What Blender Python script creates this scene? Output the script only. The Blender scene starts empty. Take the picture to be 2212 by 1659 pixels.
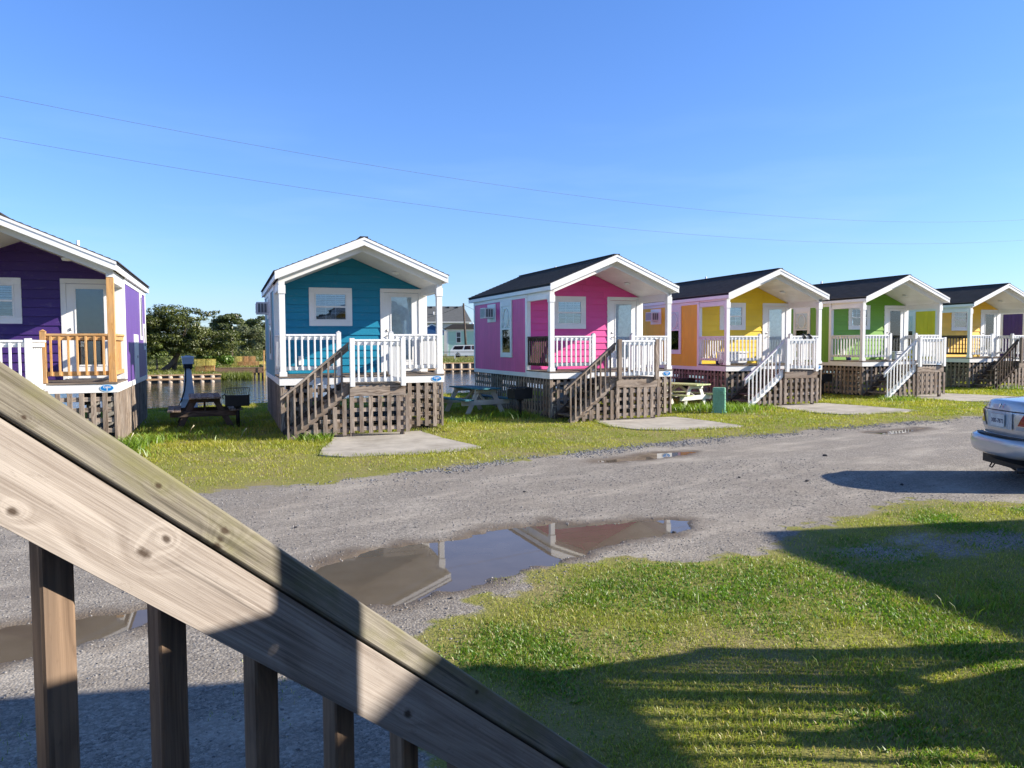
import bpy, math, random
import numpy as np
from mathutils import Vector, Matrix
R = math.radians
rng = np.random.default_rng(7); random.seed(7)
SC = bpy.context.scene; COL = SC.collection
# ------------------------------------------------------------------ camera
def make_camera():
    f, pitch, roll, yaw, h = 1686.13, R(2.924), R(0.306), R(19.678), 1.96
    fw = Vector((math.sin(yaw)*math.cos(pitch), math.cos(yaw)*math.cos(pitch), -math.sin(pitch)))
    rt = Vector((math.cos(yaw), -math.sin(yaw), 0)); up = rt.cross(fw)
    r2 = rt*math.cos(roll)-up*math.sin(roll); u2 = rt*math.sin(roll)+up*math.cos(roll)
    cd = bpy.data.cameras.new('camera'); cam = bpy.data.objects.new('camera', cd); COL.objects.link(cam)
    m = Matrix((r2, u2, -fw)).transposed().to_4x4(); m.translation = (0, 0, h); cam.matrix_world = m
    cd.sensor_fit = 'HORIZONTAL'; cd.sensor_width = 36; cd.lens = f/2212*36
    cd.clip_start = .02; cd.clip_end = 3000; SC.camera = cam
make_camera()
# ------------------------------------------------------------------ world, sun, exposure
SUN_EL, SUN_AZ = R(25.0), R(113)          # azimuth clockwise from +Y
W = bpy.data.worlds.new('World'); SC.world = W; W.use_nodes = True
def build_world():
    nt = W.node_tree; nt.nodes.clear(); N = nt.nodes.new; L = nt.links.new
    sky = N('ShaderNodeTexSky'); sky.sky_type = 'NISHITA'; sky.sun_disc = False
    sky.sun_elevation = SUN_EL; sky.sun_rotation = SUN_AZ; sky.air_density = 1.0; sky.dust_density = .25; sky.ozone_density = 2.6; sky.altitude = 0
    tc = N('ShaderNodeTexCoord'); mp = N('ShaderNodeMapping'); mp.inputs['Scale'].default_value = (1.6, 1.6, 11)
    L(tc.outputs['Generated'], mp.inputs['Vector'])
    no = N('ShaderNodeTexNoise'); no.inputs['Scale'].default_value = 2.2; no.inputs['Detail'].default_value = 5; L(mp.outputs[0], no.inputs['Vector'])
    mr = N('ShaderNodeMapRange'); mr.inputs[1].default_value = .5; mr.inputs[2].default_value = .75; mr.inputs[3].default_value = 0; mr.inputs[4].default_value = .35; L(no.outputs[0], mr.inputs[0])
    sx = N('ShaderNodeSeparateXYZ'); L(tc.outputs['Generated'], sx.inputs[0])
    m2 = N('ShaderNodeMapRange'); m2.inputs[1].default_value = .02; m2.inputs[2].default_value = .3; m2.inputs[3].default_value = 1; m2.inputs[4].default_value = 0; L(sx.outputs[2], m2.inputs[0])
    mm = N('ShaderNodeMath'); mm.operation = 'MULTIPLY'; L(mr.outputs[0], mm.inputs[0]); L(m2.outputs[0], mm.inputs[1])
    mix = N('ShaderNodeMix'); mix.data_type = 'RGBA'; L(mm.outputs[0], mix.inputs[0]); L(sky.outputs[0], mix.inputs[6]); mix.inputs[7].default_value = (5.2, 5.6, 6.6, 1)
    rp = N('ShaderNodeMapRange'); rp.inputs[1].default_value = 0; rp.inputs[2].default_value = .45; L(sx.outputs[2], rp.inputs[0])
    tn = N('ShaderNodeMix'); tn.data_type = 'RGBA'; L(rp.outputs[0], tn.inputs[0]); tn.inputs[6].default_value = (.62, .76, 1.12, 1); tn.inputs[7].default_value = (.62, .89, 1.36, 1)
    mu = N('ShaderNodeMix'); mu.data_type = 'RGBA'; mu.blend_type = 'MULTIPLY'; mu.inputs[0].default_value = 1; L(mix.outputs[2], mu.inputs[6]); L(tn.outputs[2], mu.inputs[7])
    bg = N('ShaderNodeBackground'); bg.inputs[1].default_value = .098; r3 = N('ShaderNodeMapRange'); r3.inputs[1].default_value = .42; r3.inputs[2].default_value = .9; L(sx.outputs[2], r3.inputs[0])
    c3 = N('ShaderNodeMix'); c3.data_type = 'RGBA'; L(r3.outputs[0], c3.inputs[0]); c3.inputs[6].default_value = (1, 1, 1, 1); c3.inputs[7].default_value = (.78, .62, .50, 1)
    m3 = N('ShaderNodeMix'); m3.data_type = 'RGBA'; m3.blend_type = 'MULTIPLY'; m3.inputs[0].default_value = 1; L(mu.outputs[2], m3.inputs[6]); L(c3.outputs[2], m3.inputs[7]); L(m3.outputs[2], bg.inputs[0])
    out = N('ShaderNodeOutputWorld'); L(bg.outputs[0], out.inputs[0])
build_world()
def build_sun():
    ld = bpy.data.lights.new('sun', 'SUN'); ld.energy = 5; ld.angle = R(.53); ld.color = (1, .91, .79)
    o = bpy.data.objects.new('sun', ld); COL.objects.link(o)
    v = Vector((math.sin(SUN_AZ)*math.cos(SUN_EL), math.cos(SUN_AZ)*math.cos(SUN_EL), math.sin(SUN_EL)))
    o.rotation_euler = v.to_track_quat('Z', 'Y').to_euler(); o.location = (0, 0, 30)
build_sun()
SC.view_settings.view_transform = 'Standard'; SC.view_settings.look = 'None'
SC.view_settings.exposure = 1.0; SC.view_settings.gamma = 1
# ------------------------------------------------------------------ material helpers
class NT:
    def __init__(s, name):
        s.m = bpy.data.materials.new(name); s.m.use_nodes = True; s.t = s.m.node_tree
        s.b = s.t.nodes['Principled BSDF']
        s.b.inputs['Specular IOR Level'].default_value = .3
    def n(s, ty, **k):
        o = s.t.nodes.new('ShaderNode'+ty)
        for a, v in k.items():
            if a.startswith('i_'):
                key = a[2:]; key = int(key) if key.isdigit() else key.replace('_', ' ')
                o.inputs[key].default_value = v
            else: setattr(o, a, v)
        return o
    def l(s, a, b): s.t.links.new(a, b)
    def math(s, op, a, b=None, c=None):
        o = s.n('Math', operation=op)
        for i, v in enumerate((a, b, c)):
            if v is None: continue
            if isinstance(v, (int, float)): o.inputs[i].default_value = v
            else: s.l(v, o.inputs[i])
        return o.outputs[0]
    def mix(s, f, a, b, mode='MIX'):
        o = s.n('Mix', data_type='RGBA', blend_type=mode)
        for i, v in ((0, f), (6, a), (7, b)):
            if isinstance(v, (int, float)): o.inputs[i].default_value = v
            elif isinstance(v, tuple): o.inputs[i].default_value = (*v, 1)[:4]
            else: s.l(v, o.inputs[i])
        return o.outputs[2]
    def rot(s, scale, ang):
        tc = s.n('TexCoord'); m1 = s.n('Mapping'); m1.inputs['Rotation'].default_value = (0, 0, ang); s.l(tc.outputs['Object'], m1.inputs[0]); m2 = s.n('Mapping'); m2.inputs['Scale'].default_value = scale; s.l(m1.outputs[0], m2.inputs[0]); return m2.outputs[0]
    def rng(s, v, a, b, c, d):
        o = s.n('MapRange'); s.l(v, o.inputs[0])
        for i, q in enumerate((a, b, c, d)): o.inputs[i+1].default_value = q
        return o.outputs[0]
    def coords(s, scale=(1, 1, 1), kind='Object', rand=0):
        tc = s.n('TexCoord'); v = tc.outputs[kind]
        if rand:
            oi = s.n('ObjectInfo'); va = s.n('VectorMath', operation='SCALE'); va.inputs[0].default_value = (3.1, 7.7, 5.3)
            s.l(s.math('MULTIPLY', oi.outputs['Random'], rand), va.inputs['Scale'])
            ad = s.n('VectorMath', operation='ADD'); s.l(v, ad.inputs[0]); s.l(va.outputs[0], ad.inputs[1]); v = ad.outputs[0]
        mp = s.n('Mapping'); mp.inputs['Scale'].default_value = scale; s.l(v, mp.inputs[0]); return mp.outputs[0]
    def noise(s, v, sc, det=3, rough=.5):
        o = s.n('TexNoise', i_Scale=sc, i_Detail=det, i_Roughness=rough); s.l(v, o.inputs['Vector']); return o.outputs[0]
    def bump(s, h, st=.3, d=.01):
        o = s.n('Bump', i_Strength=st, i_Distance=d); s.l(h, o.inputs['Height']); s.l(o.outputs[0], s.b.inputs['Normal'])
    def base(s, c):
        if isinstance(c, tuple): s.b.inputs['Base Color'].default_value = (*c, 1)[:4]
        else: s.l(c, s.b.inputs['Base Color'])
    def set(s, **k):
        for a, v in k.items(): s.b.inputs[a.replace('_', ' ')].default_value = v
        return s
MAT = {}
def sc3(c, k): return tuple(min(1, x*k) for x in c)
def paint(name, c, rough=.45, wear=.12, grain=True):
    if name in MAT: return MAT[name]
    t = NT(name); v = t.coords((1, 1, 1), rand=20); big = t.noise(v, 1.7, 4); v2 = t.coords((3, 40, 40), rand=20); gr = t.noise(v2, 1.5, 4, .6)
    oi = t.n('ObjectInfo')
    col = t.mix(t.rng(big, .3, .7, 0, 1), sc3(c, 1-wear), sc3(c, 1+wear*.4))
    col = t.mix(t.rng(oi.outputs['Random'], 0, 1, 0, .5), col, sc3(c, .80))
    dirt = t.rng(t.noise(t.coords((1.5, 6, 6), rand=11), 3, 6, .7), .56, .78, 0, .45)
    col = t.mix(dirt, col, tuple(.45*x+.55*y for x, y in zip(c, (.32, .28, .22))))
    t.base(col); t.set(Roughness=rough)
    if grain: t.bump(gr, .25, .004)
    MAT[name] = t.m; return t.m
def wood(name, light, dark, grain=1., knots=(), tint=None, rough=.85, vary=.6, fine=.3):
    """board material: grain runs along the object's own X axis"""
    if name in MAT: return MAT[name]
    t = NT(name); obj = t.coords(rand=0 if knots else 30)
    kn = None
    warp = t.noise(t.coords((1.3, 5, 5), rand=0 if knots else 30), 1.6, 2)
    vv = t.n('VectorMath', operation='MULTIPLY'); t.l(obj, vv.inputs[0]); vv.inputs[1].default_value = (1.1, 22*grain, 30*grain)
    off = t.n('CombineXYZ'); t.l(t.math('MULTIPLY', warp, 7.0), off.inputs[2])
    ad = t.n('VectorMath', operation='ADD'); t.l(vv.outputs[0], ad.inputs[0]); t.l(off.outputs[0], ad.inputs[1]); v = ad.outputs[0]
    core = None
    for (kx, kz, kr) in knots:
        s_ = t.n('VectorMath', operation='SUBTRACT'); t.l(obj, s_.inputs[0]); s_.inputs[1].default_value = (kx, 0, kz)
        m_ = t.n('VectorMath', operation='MULTIPLY'); t.l(s_.outputs[0], m_.inputs[0]); m_.inputs[1].default_value = (.62, 0, 1)
        ln = t.n('VectorMath', operation='LENGTH'); t.l(m_.outputs[0], ln.inputs[0]); d = ln.outputs['Value']
        fall = t.rng(d, 0, kr*5, 1, 0); fall = t.math('POWER', fall, 2.0)
        push = t.math('MULTIPLY', fall, 2.2)
        o2 = t.n('CombineXYZ'); t.l(push, o2.inputs[2]); a2 = t.n('VectorMath', operation='ADD'); t.l(v, a2.inputs[0]); t.l(o2.outputs[0], a2.inputs[1]); v = a2.outputs[0]
        wob = t.math('ADD', d, t.math('MULTIPLY', t.math('SUBTRACT', t.noise(obj, 90, 2), .5), kr*.9))
        c = t.rng(wob, kr*.35, kr*1.0, .85, 0)
        core = c if core is None else t.math('MAXIMUM', core, c)
    g1 = t.noise(v, 1.0, 3, .55)
    g2 = t.noise(t.coords((3.5, 170*grain, 230*grain), rand=0 if knots else 30), 1.0, 4, .7)
    g = t.math('ADD', t.math('MULTIPLY', g1, 1-fine), t.math('MULTIPLY', g2, fine))
    f = t.rng(g, .38, .60, 0, 1)
    oi = t.n('ObjectInfo'); big = t.noise(t.coords((2, 6, 6), rand=30), 1.2, 3)
    lc = t.mix(t.rng(oi.outputs['Random'], 0, 1, 0, vary), light, sc3(dark, 1.45))
    col = t.mix(f, dark, lc)
    col = t.mix(t.rng(big, .4, .7, 0, .55), col, sc3(tuple(.6*a+.4*sum(light)/3 for a in light), .68))
    sp = t.noise(t.coords((25, 60, 60), rand=30), 1.5, 4, .7); col = t.mix(t.rng(sp, .6, .75, 0, .4), col, sc3(dark, .7))
    if tint:
        tf = t.rng(t.noise(t.coords((6, 14, 14)), 1.3, 5, .65), .45, .68, 0, .8); col = t.mix(tf, col, tint)
    if core is not None: col = t.mix(core, col, (.045, .028, .018))
    crack = t.rng(t.noise(t.coords((2.2, 60, 75), rand=0 if knots else 30), 1.3, 2), .66, .72, 0, .55); col = t.mix(crack, col, sc3(dark, .35))
    t.base(col); t.set(Roughness=rough); t.b.inputs['Specular IOR Level'].default_value = .15
    t.bump(g, .5, .003); MAT[name] = t.m; return t.m
def plain(name, c, rough=.6, metal=0., spec=.3, noise_amt=.15, sc=12):
    if name in MAT: return MAT[name]
    t = NT(name); n = t.noise(t.coords(rand=9), sc, 4, .6)
    t.base(t.mix(t.rng(n, .3, .7, 0, 1), sc3(c, 1-noise_amt), sc3(c, 1+noise_amt))); t.set(Roughness=rough, Metallic=metal); t.b.inputs['Specular IOR Level'].default_value = spec
    t.bump(n, .1, .003)
    MAT[name] = t.m; return t.m
def glass(name, tint=(.75, .82, .85), trans=.75):
    if name in MAT: return MAT[name]
    t = NT(name); tr = t.n('BsdfTransparent'); tr.inputs[0].default_value = (*tint, 1); gl = t.n('BsdfGlossy'); gl.inputs['Roughness'].default_value = .02; gl.inputs[0].default_value = (.9, .95, 1, 1)
    lw = t.n('Fresnel', i_IOR=1.5); nz = t.noise(t.coords(), 2.2, 2); bp = t.n('Bump', i_Strength=.08, i_Distance=.02); t.l(nz, bp.inputs['Height']); t.l(bp.outputs[0], gl.inputs['Normal']); t.l(bp.outputs[0], lw.inputs['Normal'])
    mx = t.n('MixShader'); t.l(t.rng(lw.outputs[0], 0, 1, 1-trans, 1), mx.inputs[0]); t.l(tr.outputs[0], mx.inputs[1]); t.l(gl.outputs[0], mx.inputs[2])
    t.l(mx.outputs[0], t.t.nodes['Material Output'].inputs[0]); MAT[name] = t.m; return t.m
WHITE = paint('white_paint', (.80, .80, .78), .4, .08)
WEATH = wood('weathered_wood', (.45, .37, .295), (.10, .07, .05), vary=.75)
DARKW = wood('dark_weathered_wood', (.15, .11, .085), (.045, .031, .023))
NEWW = wood('new_pine', (.62, .37, .15), (.42, .21, .07), vary=.3)
DECKW = wood('deck_wood', (.27, .22, .175), (.10, .078, .06))
DARK = plain('dark_interior', (.018, .02, .024), .8)
GLASS = glass('window_glass', (.72, .8, .84), .90); GLASSD = glass('door_glass', (.95, .98, .97), .96)
BLIND = plain('white_blind', (.78, .80, .79), .6)
BLINDG = plain('grey_blind', (.085, .095, .10), .6)
SCREEN = plain('dark_screen', (.05, .055, .06), .7)
FROST = plain('frosted_glass', (.52, .60, .60), .22, 0, .5, .06)
GRILLE = plain('grey_grille', (.16, .17, .17), .6)
METAL = plain('satin_metal', (.5, .48, .45), .3, .9)
BLACK = plain('black_iron', (.012, .012, .012), .55)
CONC = plain('concrete_block', (.28, .27, .25), .9)
def shingle_mat():
    t = NT('asphalt_shingle'); v = t.coords(); br = t.n('TexBrick', i_Scale=1.0); br.inputs['Brick Width'].default_value = .3; br.inputs['Row Height'].default_value = .145
    br.inputs['Mortar Size'].default_value = .004; br.inputs['Color1'].default_value = (.028, .026, .026, 1); br.inputs['Color2'].default_value = (.05, .046, .044, 1); br.inputs['Mortar'].default_value = (.012, .012, .012, 1)
    sx = t.n('SeparateXYZ'); t.l(v, sx.inputs[0]); cb = t.n('CombineXYZ'); t.l(sx.outputs[1], cb.inputs[0]); t.l(sx.outputs[2], cb.inputs[1]); t.l(cb.outputs[0], br.inputs['Vector'])
    n = t.noise(v, 140, 2, .7); c = t.mix(t.rng(n, .35, .7, 0, .6), br.outputs[0], (.09, .085, .082)); b = t.noise(v, 1.2, 4)
    c = t.mix(t.rng(b, .4, .7, 0, .4), c, (.06, .053, .048)); t.base(c); t.set(Roughness=.9); t.bump(n, .4, .003); return t.m
SHING = shingle_mat()
# ------------------------------------------------------------------ geometry helpers
def link(name, me, parent=None, mat=None):
    o = bpy.data.objects.new(name, me); COL.objects.link(o)
    if parent: o.parent = parent
    if mat is not None and me is not None and len(me.materials) == 0: me.materials.append(mat)
    return o
def mesh(name, v, f, mat=None, smooth=False):
    me = bpy.data.meshes.new(name); me.from_pydata([tuple(map(float, p)) for p in v], [], [tuple(map(int, q)) for q in f]); me.update()
    if mat is not None: me.materials.append(mat)
    if smooth: me.shade_smooth()
    return me
def tag(o, label=None, cat=None, group=None, kind=None):
    if label: o['label'] = label
    if cat: o['category'] = cat
    if group: o['group'] = group
    if kind: o['kind'] = kind
    return o
def empty(name, loc, rz=0):
    o = bpy.data.objects.new(name, None); COL.objects.link(o); o.location = loc; o.rotation_euler = (0, 0, rz); o.empty_display_size = .2; return o
BC = {}
def box_me(lx, ly, lz, mat, bev=None):
    if bev is None: bev = min(.004, .12*min(lx, ly, lz))
    k = (round(lx, 3), round(ly, 3), round(lz, 3), mat.name, round(bev, 4))
    if k in BC: return BC[k]
    a, b, c = lx/2, ly/2, lz/2; V = []; F = []
    # chamfered box, 24 verts
    idx = {}
    for sx in (-1, 1):
        for sy in (-1, 1):
            for sz in (-1, 1):
                for ax in range(3):
                    p = [sx*(a-bev), sy*(b-bev), sz*(c-bev)]; p[ax] = (sx*a, sy*b, sz*c)[ax]
                    idx[(sx, sy, sz, ax)] = len(V); V.append(p)
    def q(*ks): F.append([idx[x] for x in ks])
    for s in (-1, 1):
        q((s, -1, -1, 0), (s, 1, -1, 0), (s, 1, 1, 0), (s, -1, 1, 0)); q((-1, s, -1, 1), (1, s, -1, 1), (1, s, 1, 1), (-1, s, 1, 1)); q((-1, -1, s, 2), (1, -1, s, 2), (1, 1, s, 2), (-1, 1, s, 2))
        for r in (-1, 1):
            q((-1, s, r, 1), (1, s, r, 1), (1, s, r, 2), (-1, s, r, 2)); q((s, -1, r, 0), (s, 1, r, 0), (s, 1, r, 2), (s, -1, r, 2)); q((s, r, -1, 0), (s, r, 1, 0), (s, r, 1, 1), (s, r, -1, 1))
            for u in (-1, 1): q((s, r, u, 0), (s, r, u, 1), (s, r, u, 2))
    me = mesh('board', V, F, mat)
    import bmesh
    bm = bmesh.new(); bm.from_mesh(me); bmesh.ops.recalc_face_normals(bm, faces=bm.faces); bm.to_mesh(me); bm.free()
    BC[k] = me; return me
def box(name, parent, x0, x1, y0, y1, z0, z1, mat, bev=None):
    """box in the parent's space; its mesh X axis follows the longest side so the grain does too"""
    lx, ly, lz = abs(x1-x0), abs(y1-y0), abs(z1-z0); c = ((x0+x1)/2, (y0+y1)/2, (z0+z1)/2)
    if lx >= ly and lx >= lz: me = box_me(lx, ly, lz, mat, bev); rot = (0, 0, 0)
    elif ly >= lz: me = box_me(ly, lx, lz, mat, bev); rot = (0, 0, R(90))
    else: me = box_me(lz, ly, lx, mat, bev); rot = (0, R(-90), 0)
    o = link(name, me, parent); o.location = c; o.rotation_euler = rot; return o
def bar(name, parent, p0, p1, h, t, mat):
    p0 = Vector(p0); p1 = Vector(p1); d = p1-p0; L = d.length
    o = link(name, box_me(L, t, h, mat), parent); o.location = (p0+p1)/2
    o.rotation_euler = (0, -math.asin(d.z/L), math.atan2(d.y, d.x)); return o
def prism(name, parent, poly, y0, y1, mat, ang=0):
    """polygon in XZ extruded along Y; ang tilts the mesh frame (grain) about Y"""
    ca, sa = math.cos(ang), math.sin(ang); cx = sum(p[0] for p in poly)/len(poly); cz = sum(p[1] for p in poly)/len(poly)
    loc = [((p[0]-cx)*ca+(p[1]-cz)*sa, -(p[0]-cx)*sa+(p[1]-cz)*ca) for p in poly]; n = len(poly)
    area = sum(loc[i][0]*loc[(i+1) % n][1]-loc[(i+1) % n][0]*loc[i][1] for i in range(n))
    if area < 0: loc.reverse()
    yc = (y0+y1)/2; V = [(x, y0-yc, z) for x, z in loc]+[(x, y1-yc, z) for x, z in loc]
    F = [tuple(range(n)), tuple(range(2*n-1, n-1, -1))]+[(i, n+i, n+(i+1) % n, (i+1) % n) for i in range(n)]
    F = [tuple(reversed(f)) if k > 1 else f for k, f in enumerate(F)]
    F = [F[0], F[1]]+[tuple(f) for f in F[2:]]
    me = mesh(name, V, F, mat)
    import bmesh
    bm = bmesh.new(); bm.from_mesh(me); bmesh.ops.recalc_face_normals(bm, faces=bm.faces); bm.to_mesh(me); bm.free()
    o = link(name, me, parent); o.location = (cx, yc, cz); o.rotation_euler = (0, -ang, 0); return o
def slope(name, parent, x0, z0, x1, z1, h, y0, y1, mat):
    """sloped board with plumb ends, top edge from (x0,z0) to (x1,z1), vertical height h"""
    return prism(name, parent, [(x0, z0), (x1, z1), (x1, z1-h), (x0, z0-h)], y0, y1, mat, math.atan2(z1-z0, x1-x0))
def clip(poly, a, b, c):
    """keep a*x+b*z<=c"""
    out = []
    for i, p in enumerate(poly):
        q = poly[(i+1) % len(poly)]; dp = a*p[0]+b*p[1]-c; dq = a*q[0]+b*q[1]-c
        if dp <= 0: out.append(p)
        if dp*dq < 0: s = dp/(dp-dq); out.append((p[0]+s*(q[0]-p[0]), p[1]+s*(q[1]-p[1])))
    return out
def tube_me(name, pts, rad, mat, seg=8, smooth=True, cap=True):
    pts = [Vector(p) for p in pts]; n = len(pts); rad = rad if hasattr(rad, '__len__') else [rad]*n; V = []; F = []
    for i, p in enumerate(pts):
        d = (pts[min(i+1, n-1)]-pts[max(i-1, 0)]).normalized(); u = d.cross(Vector((0, 0, 1)) if abs(d.z) < .9 else Vector((1, 0, 0))).normalized(); w = d.cross(u)
        for k in range(seg):
            a = 2*math.pi*k/seg; V.append(p+(u*math.cos(a)+w*math.sin(a))*rad[i])
    for i in range(n-1):
        for k in range(seg): F.append((i*seg+k, i*seg+(k+1) % seg, (i+1)*seg+(k+1) % seg, (i+1)*seg+k))
    if cap: F += [tuple(range(seg-1, -1, -1)), tuple(range((n-1)*seg, n*seg))]
    return mesh(name, V, F, mat, smooth)
def tube(name, parent, pts, rad, mat, seg=8): return link(name, tube_me(name, pts, rad, mat, seg), parent)
def join_boxes(name, parent, boxes, mat):
    """several axis-aligned boxes as one mesh"""
    V = []; F = []
    for (x0, x1, y0, y1, z0, z1) in boxes:
        b = len(V); V += [(x, y, z) for x in (x0, x1) for y in (y0, y1) for z in (z0, z1)]
        F += [(b, b+1, b+3, b+2), (b+4, b+6, b+7, b+5), (b, b+4, b+5, b+1), (b+2, b+3, b+7, b+6), (b, b+2, b+6, b+4), (b+1, b+5, b+7, b+3)]
    return link(name, mesh(name, V, F, mat), parent)
def np_mesh(name, V, F, mat, cols=None, nper=3):
    """fast mesh: V (n,3), F (m,nper)"""
    me = bpy.data.meshes.new(name); V = np.ascontiguousarray(V, dtype=np.float32); F = np.ascontiguousarray(F, dtype=np.int32)
    me.vertices.add(len(V)); me.vertices.foreach_set('co', V.ravel()); me.loops.add(F.size); me.loops.foreach_set('vertex_index', F.ravel())
    me.polygons.add(len(F)); me.polygons.foreach_set('loop_start', np.arange(0, F.size, nper, dtype=np.int32)); me.update(calc_edges=True)
    if cols is not None:
        ca = me.color_attributes.new('col', 'FLOAT_COLOR', 'POINT'); ca.data.foreach_set('color', np.ascontiguousarray(np.c_[cols, np.ones(len(cols))], dtype=np.float32).ravel())
    me.materials.append(mat); return me
def text(name, parent, s, size, loc, rot, mat, ext=.001):
    cu = bpy.data.curves.new(name, 'FONT'); cu.body = s; cu.size = size; cu.extrude = ext; cu.offset = size*.015; cu.align_x = 'CENTER'; cu.align_y = 'CENTER'; cu.resolution_u = 3
    t = bpy.data.objects.new('tmp', cu); COL.objects.link(t); me = bpy.data.meshes.new_from_object(t); COL.objects.unlink(t); bpy.data.objects.remove(t)
    me.materials.clear(); me.materials.append(mat); o = link(name, me, parent); o.location = loc; o.rotation_euler = rot; return o
# numpy value noise
_perm = np.random.default_rng(3).random((256, 256))
def vnoise(x, y, s=1., oct=3):
    tot = 0; amp = 1; nrm = 0
    for k in range(oct):
        X = x*s*2**k+17.3*k; Y = y*s*2**k+9.1*k; xi = np.floor(X).astype(int); yi = np.floor(Y).astype(int); fx = X-xi; fy = Y-yi; fx = fx*fx*(3-2*fx); fy = fy*fy*(3-2*fy)
        g = lambda a, b: _perm[a % 256, b % 256]
        v = (g(xi, yi)*(1-fx)+g(xi+1, yi)*fx)*(1-fy)+(g(xi, yi+1)*(1-fx)+g(xi+1, yi+1)*fx)*fy
        tot = tot+v*amp; nrm += amp; amp *= .5
    return tot/nrm
def sdpoly(x, y, poly):
    """signed distance, negative inside"""
    P = np.array(poly, float); d = np.full(x.shape, 1e9); ins = np.zeros(x.shape, bool)
    for i in range(len(P)):
        a = P[i]; b = P[(i+1) % len(P)]; e = b-a; wx = x-a[0]; wy = y-a[1]; t = np.clip((wx*e[0]+wy*e[1])/(e@e), 0, 1)
        d = np.minimum(d, np.hypot(wx-t*e[0], wy-t*e[1]))
        c = ((a[1] > y) != (b[1] > y)) & (x < (b[0]-a[0])*(y-a[1])/(b[1]-a[1]+1e-12)+a[0]); ins ^= c
    return np.where(ins, -d, d)
# ------------------------------------------------------------------ ground layout
CW, PD, CL = 3.66, 1.6, 6.3                    # cabin width, porch depth, length
ROAD = [(-90, 9.0), (-25, 10.3), (-8, 10.9), (-.23, 11.14), (.69, 11.42), (1.82, 11.3), (3.42, 11.9), (5.14, 12.55), (8.17, 13.3), (11.33, 13.9), (14.65, 14.5), (18.52, 15.0), (28, 18.5), (60, 30), (140, 58),
        (140, 48), (60, 20), (30, 9.0), (16, 6.6), (12, 6.4), (9.52, 7.14), (8.49, 7.15), (7.22, 7.2), (6.2, 7.0), (5.5, 6.73), (4.69, 6.14), (3.94, 6.08), (3.22, 6.45), (2.43, 6.12), (1.71, 5.75), (1.31, 5.35), (1.08, 4.7), (1.05, 3.6), (1.3, 2.6), (2.2, 1.2), (2.0, -2), (0, -6), (-90, -12)]
PUD1 = [(.68, 6.99), (1.2, 7.38), (2.14, 7.49), (2.7, 7.75), (3.29, 7.85), (3.6, 7.55), (4.29, 7.6), (4.72, 7.42), (4.5, 7.12), (4.1, 6.95), (3.5, 6.85), (3.01, 6.6), (2.4, 6.35), (1.73, 6.07), (1.12, 5.83), (.75, 5.85), (.45, 6.3)]
PUD2 = [(-2.6, 6.15), (-1.56, 6.24), (-1.1, 6.22), (-.66, 6.27), (-.62, 6.0), (-1.08, 5.74), (-1.43, 5.6), (-2.5, 5.45)]
PUD3 = [(5.6, 11.75), (6.4, 11.9), (7.1, 12.25), (7.8, 12.12), (7.35, 11.85), (6.6, 11.7), (5.9, 11.62)]
PUD4 = [(13.0, 13.35), (13.9, 13.4), (14.8, 13.6), (13.9, 13.15), (13.1, 13.0)]
def road_d(x, y):
    d = sdpoly(x, y, ROAD); return d
def bank(x): return 27.2+.31*x
def farbank(x): return np.where(x < -.75, 53.8, np.where(x < 2.3, 58.2, 64.1))
def axis(*segs):
    a = []
    for s, e, st in segs: a.append(np.arange(s, e, st))
    return np.unique(np.round(np.concatenate(a), 4))
GX = axis((-400, -60, 40), (-60, -12, 4), (-12, -3, .3), (-3, 5.2, .05), (5.2, 10, .1), (10, 20, .2), (20, 40, .5), (40, 60, 4), (60, 1201, 60))
GY = axis((-60, -8, 4), (-8, 1, .5), (1, 8.2, .05), (8.2, 14, .1), (14, 27, .25), (27, 45, .25), (45, 53.4, 1.5), (53.4, 66, .3), (66, 110, 4), (110, 1501, 70))
def puddle_mask(x, y):
    m = np.zeros(x.shape)
    for p, dep in ((PUD1, 1), (PUD2, 1), (PUD3, .9), (PUD4, .8)):
        bx = np.array(p); sel = (x > bx[:, 0].min()-2) & (x < bx[:, 0].max()+2) & (y > bx[:, 1].min()-2) & (y < bx[:, 1].max()+2)
        if sel.any():
            d = sdpoly(x[sel], y[sel], p); m[sel] = np.maximum(m[sel], np.clip(.5-d/.2+(vnoise(x[sel], y[sel], 6., 4)-.5)*1.3, 0, 1)*dep)
    return m
def hgt(x, y):
    rd = road_d(x, y); near = np.exp(-((y-8)/14)**2)
    h = (vnoise(x, y, .35, 3)-.5)*.03*np.clip(rd/1.5, 0, 1)+(vnoise(x, y, 3., 3)-.5)*.012*np.clip(rd/1.+.3, .25, 1)
    h = h-puddle_mask(x, y)*.042
    b = bank(x); fb = farbank(x); inc = (y > b) & (y < fb); h = np.where(inc, -1.3, h)
    h = np.where(y >= fb, np.where(x < 2.3, .1, .3), h); return h
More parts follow.
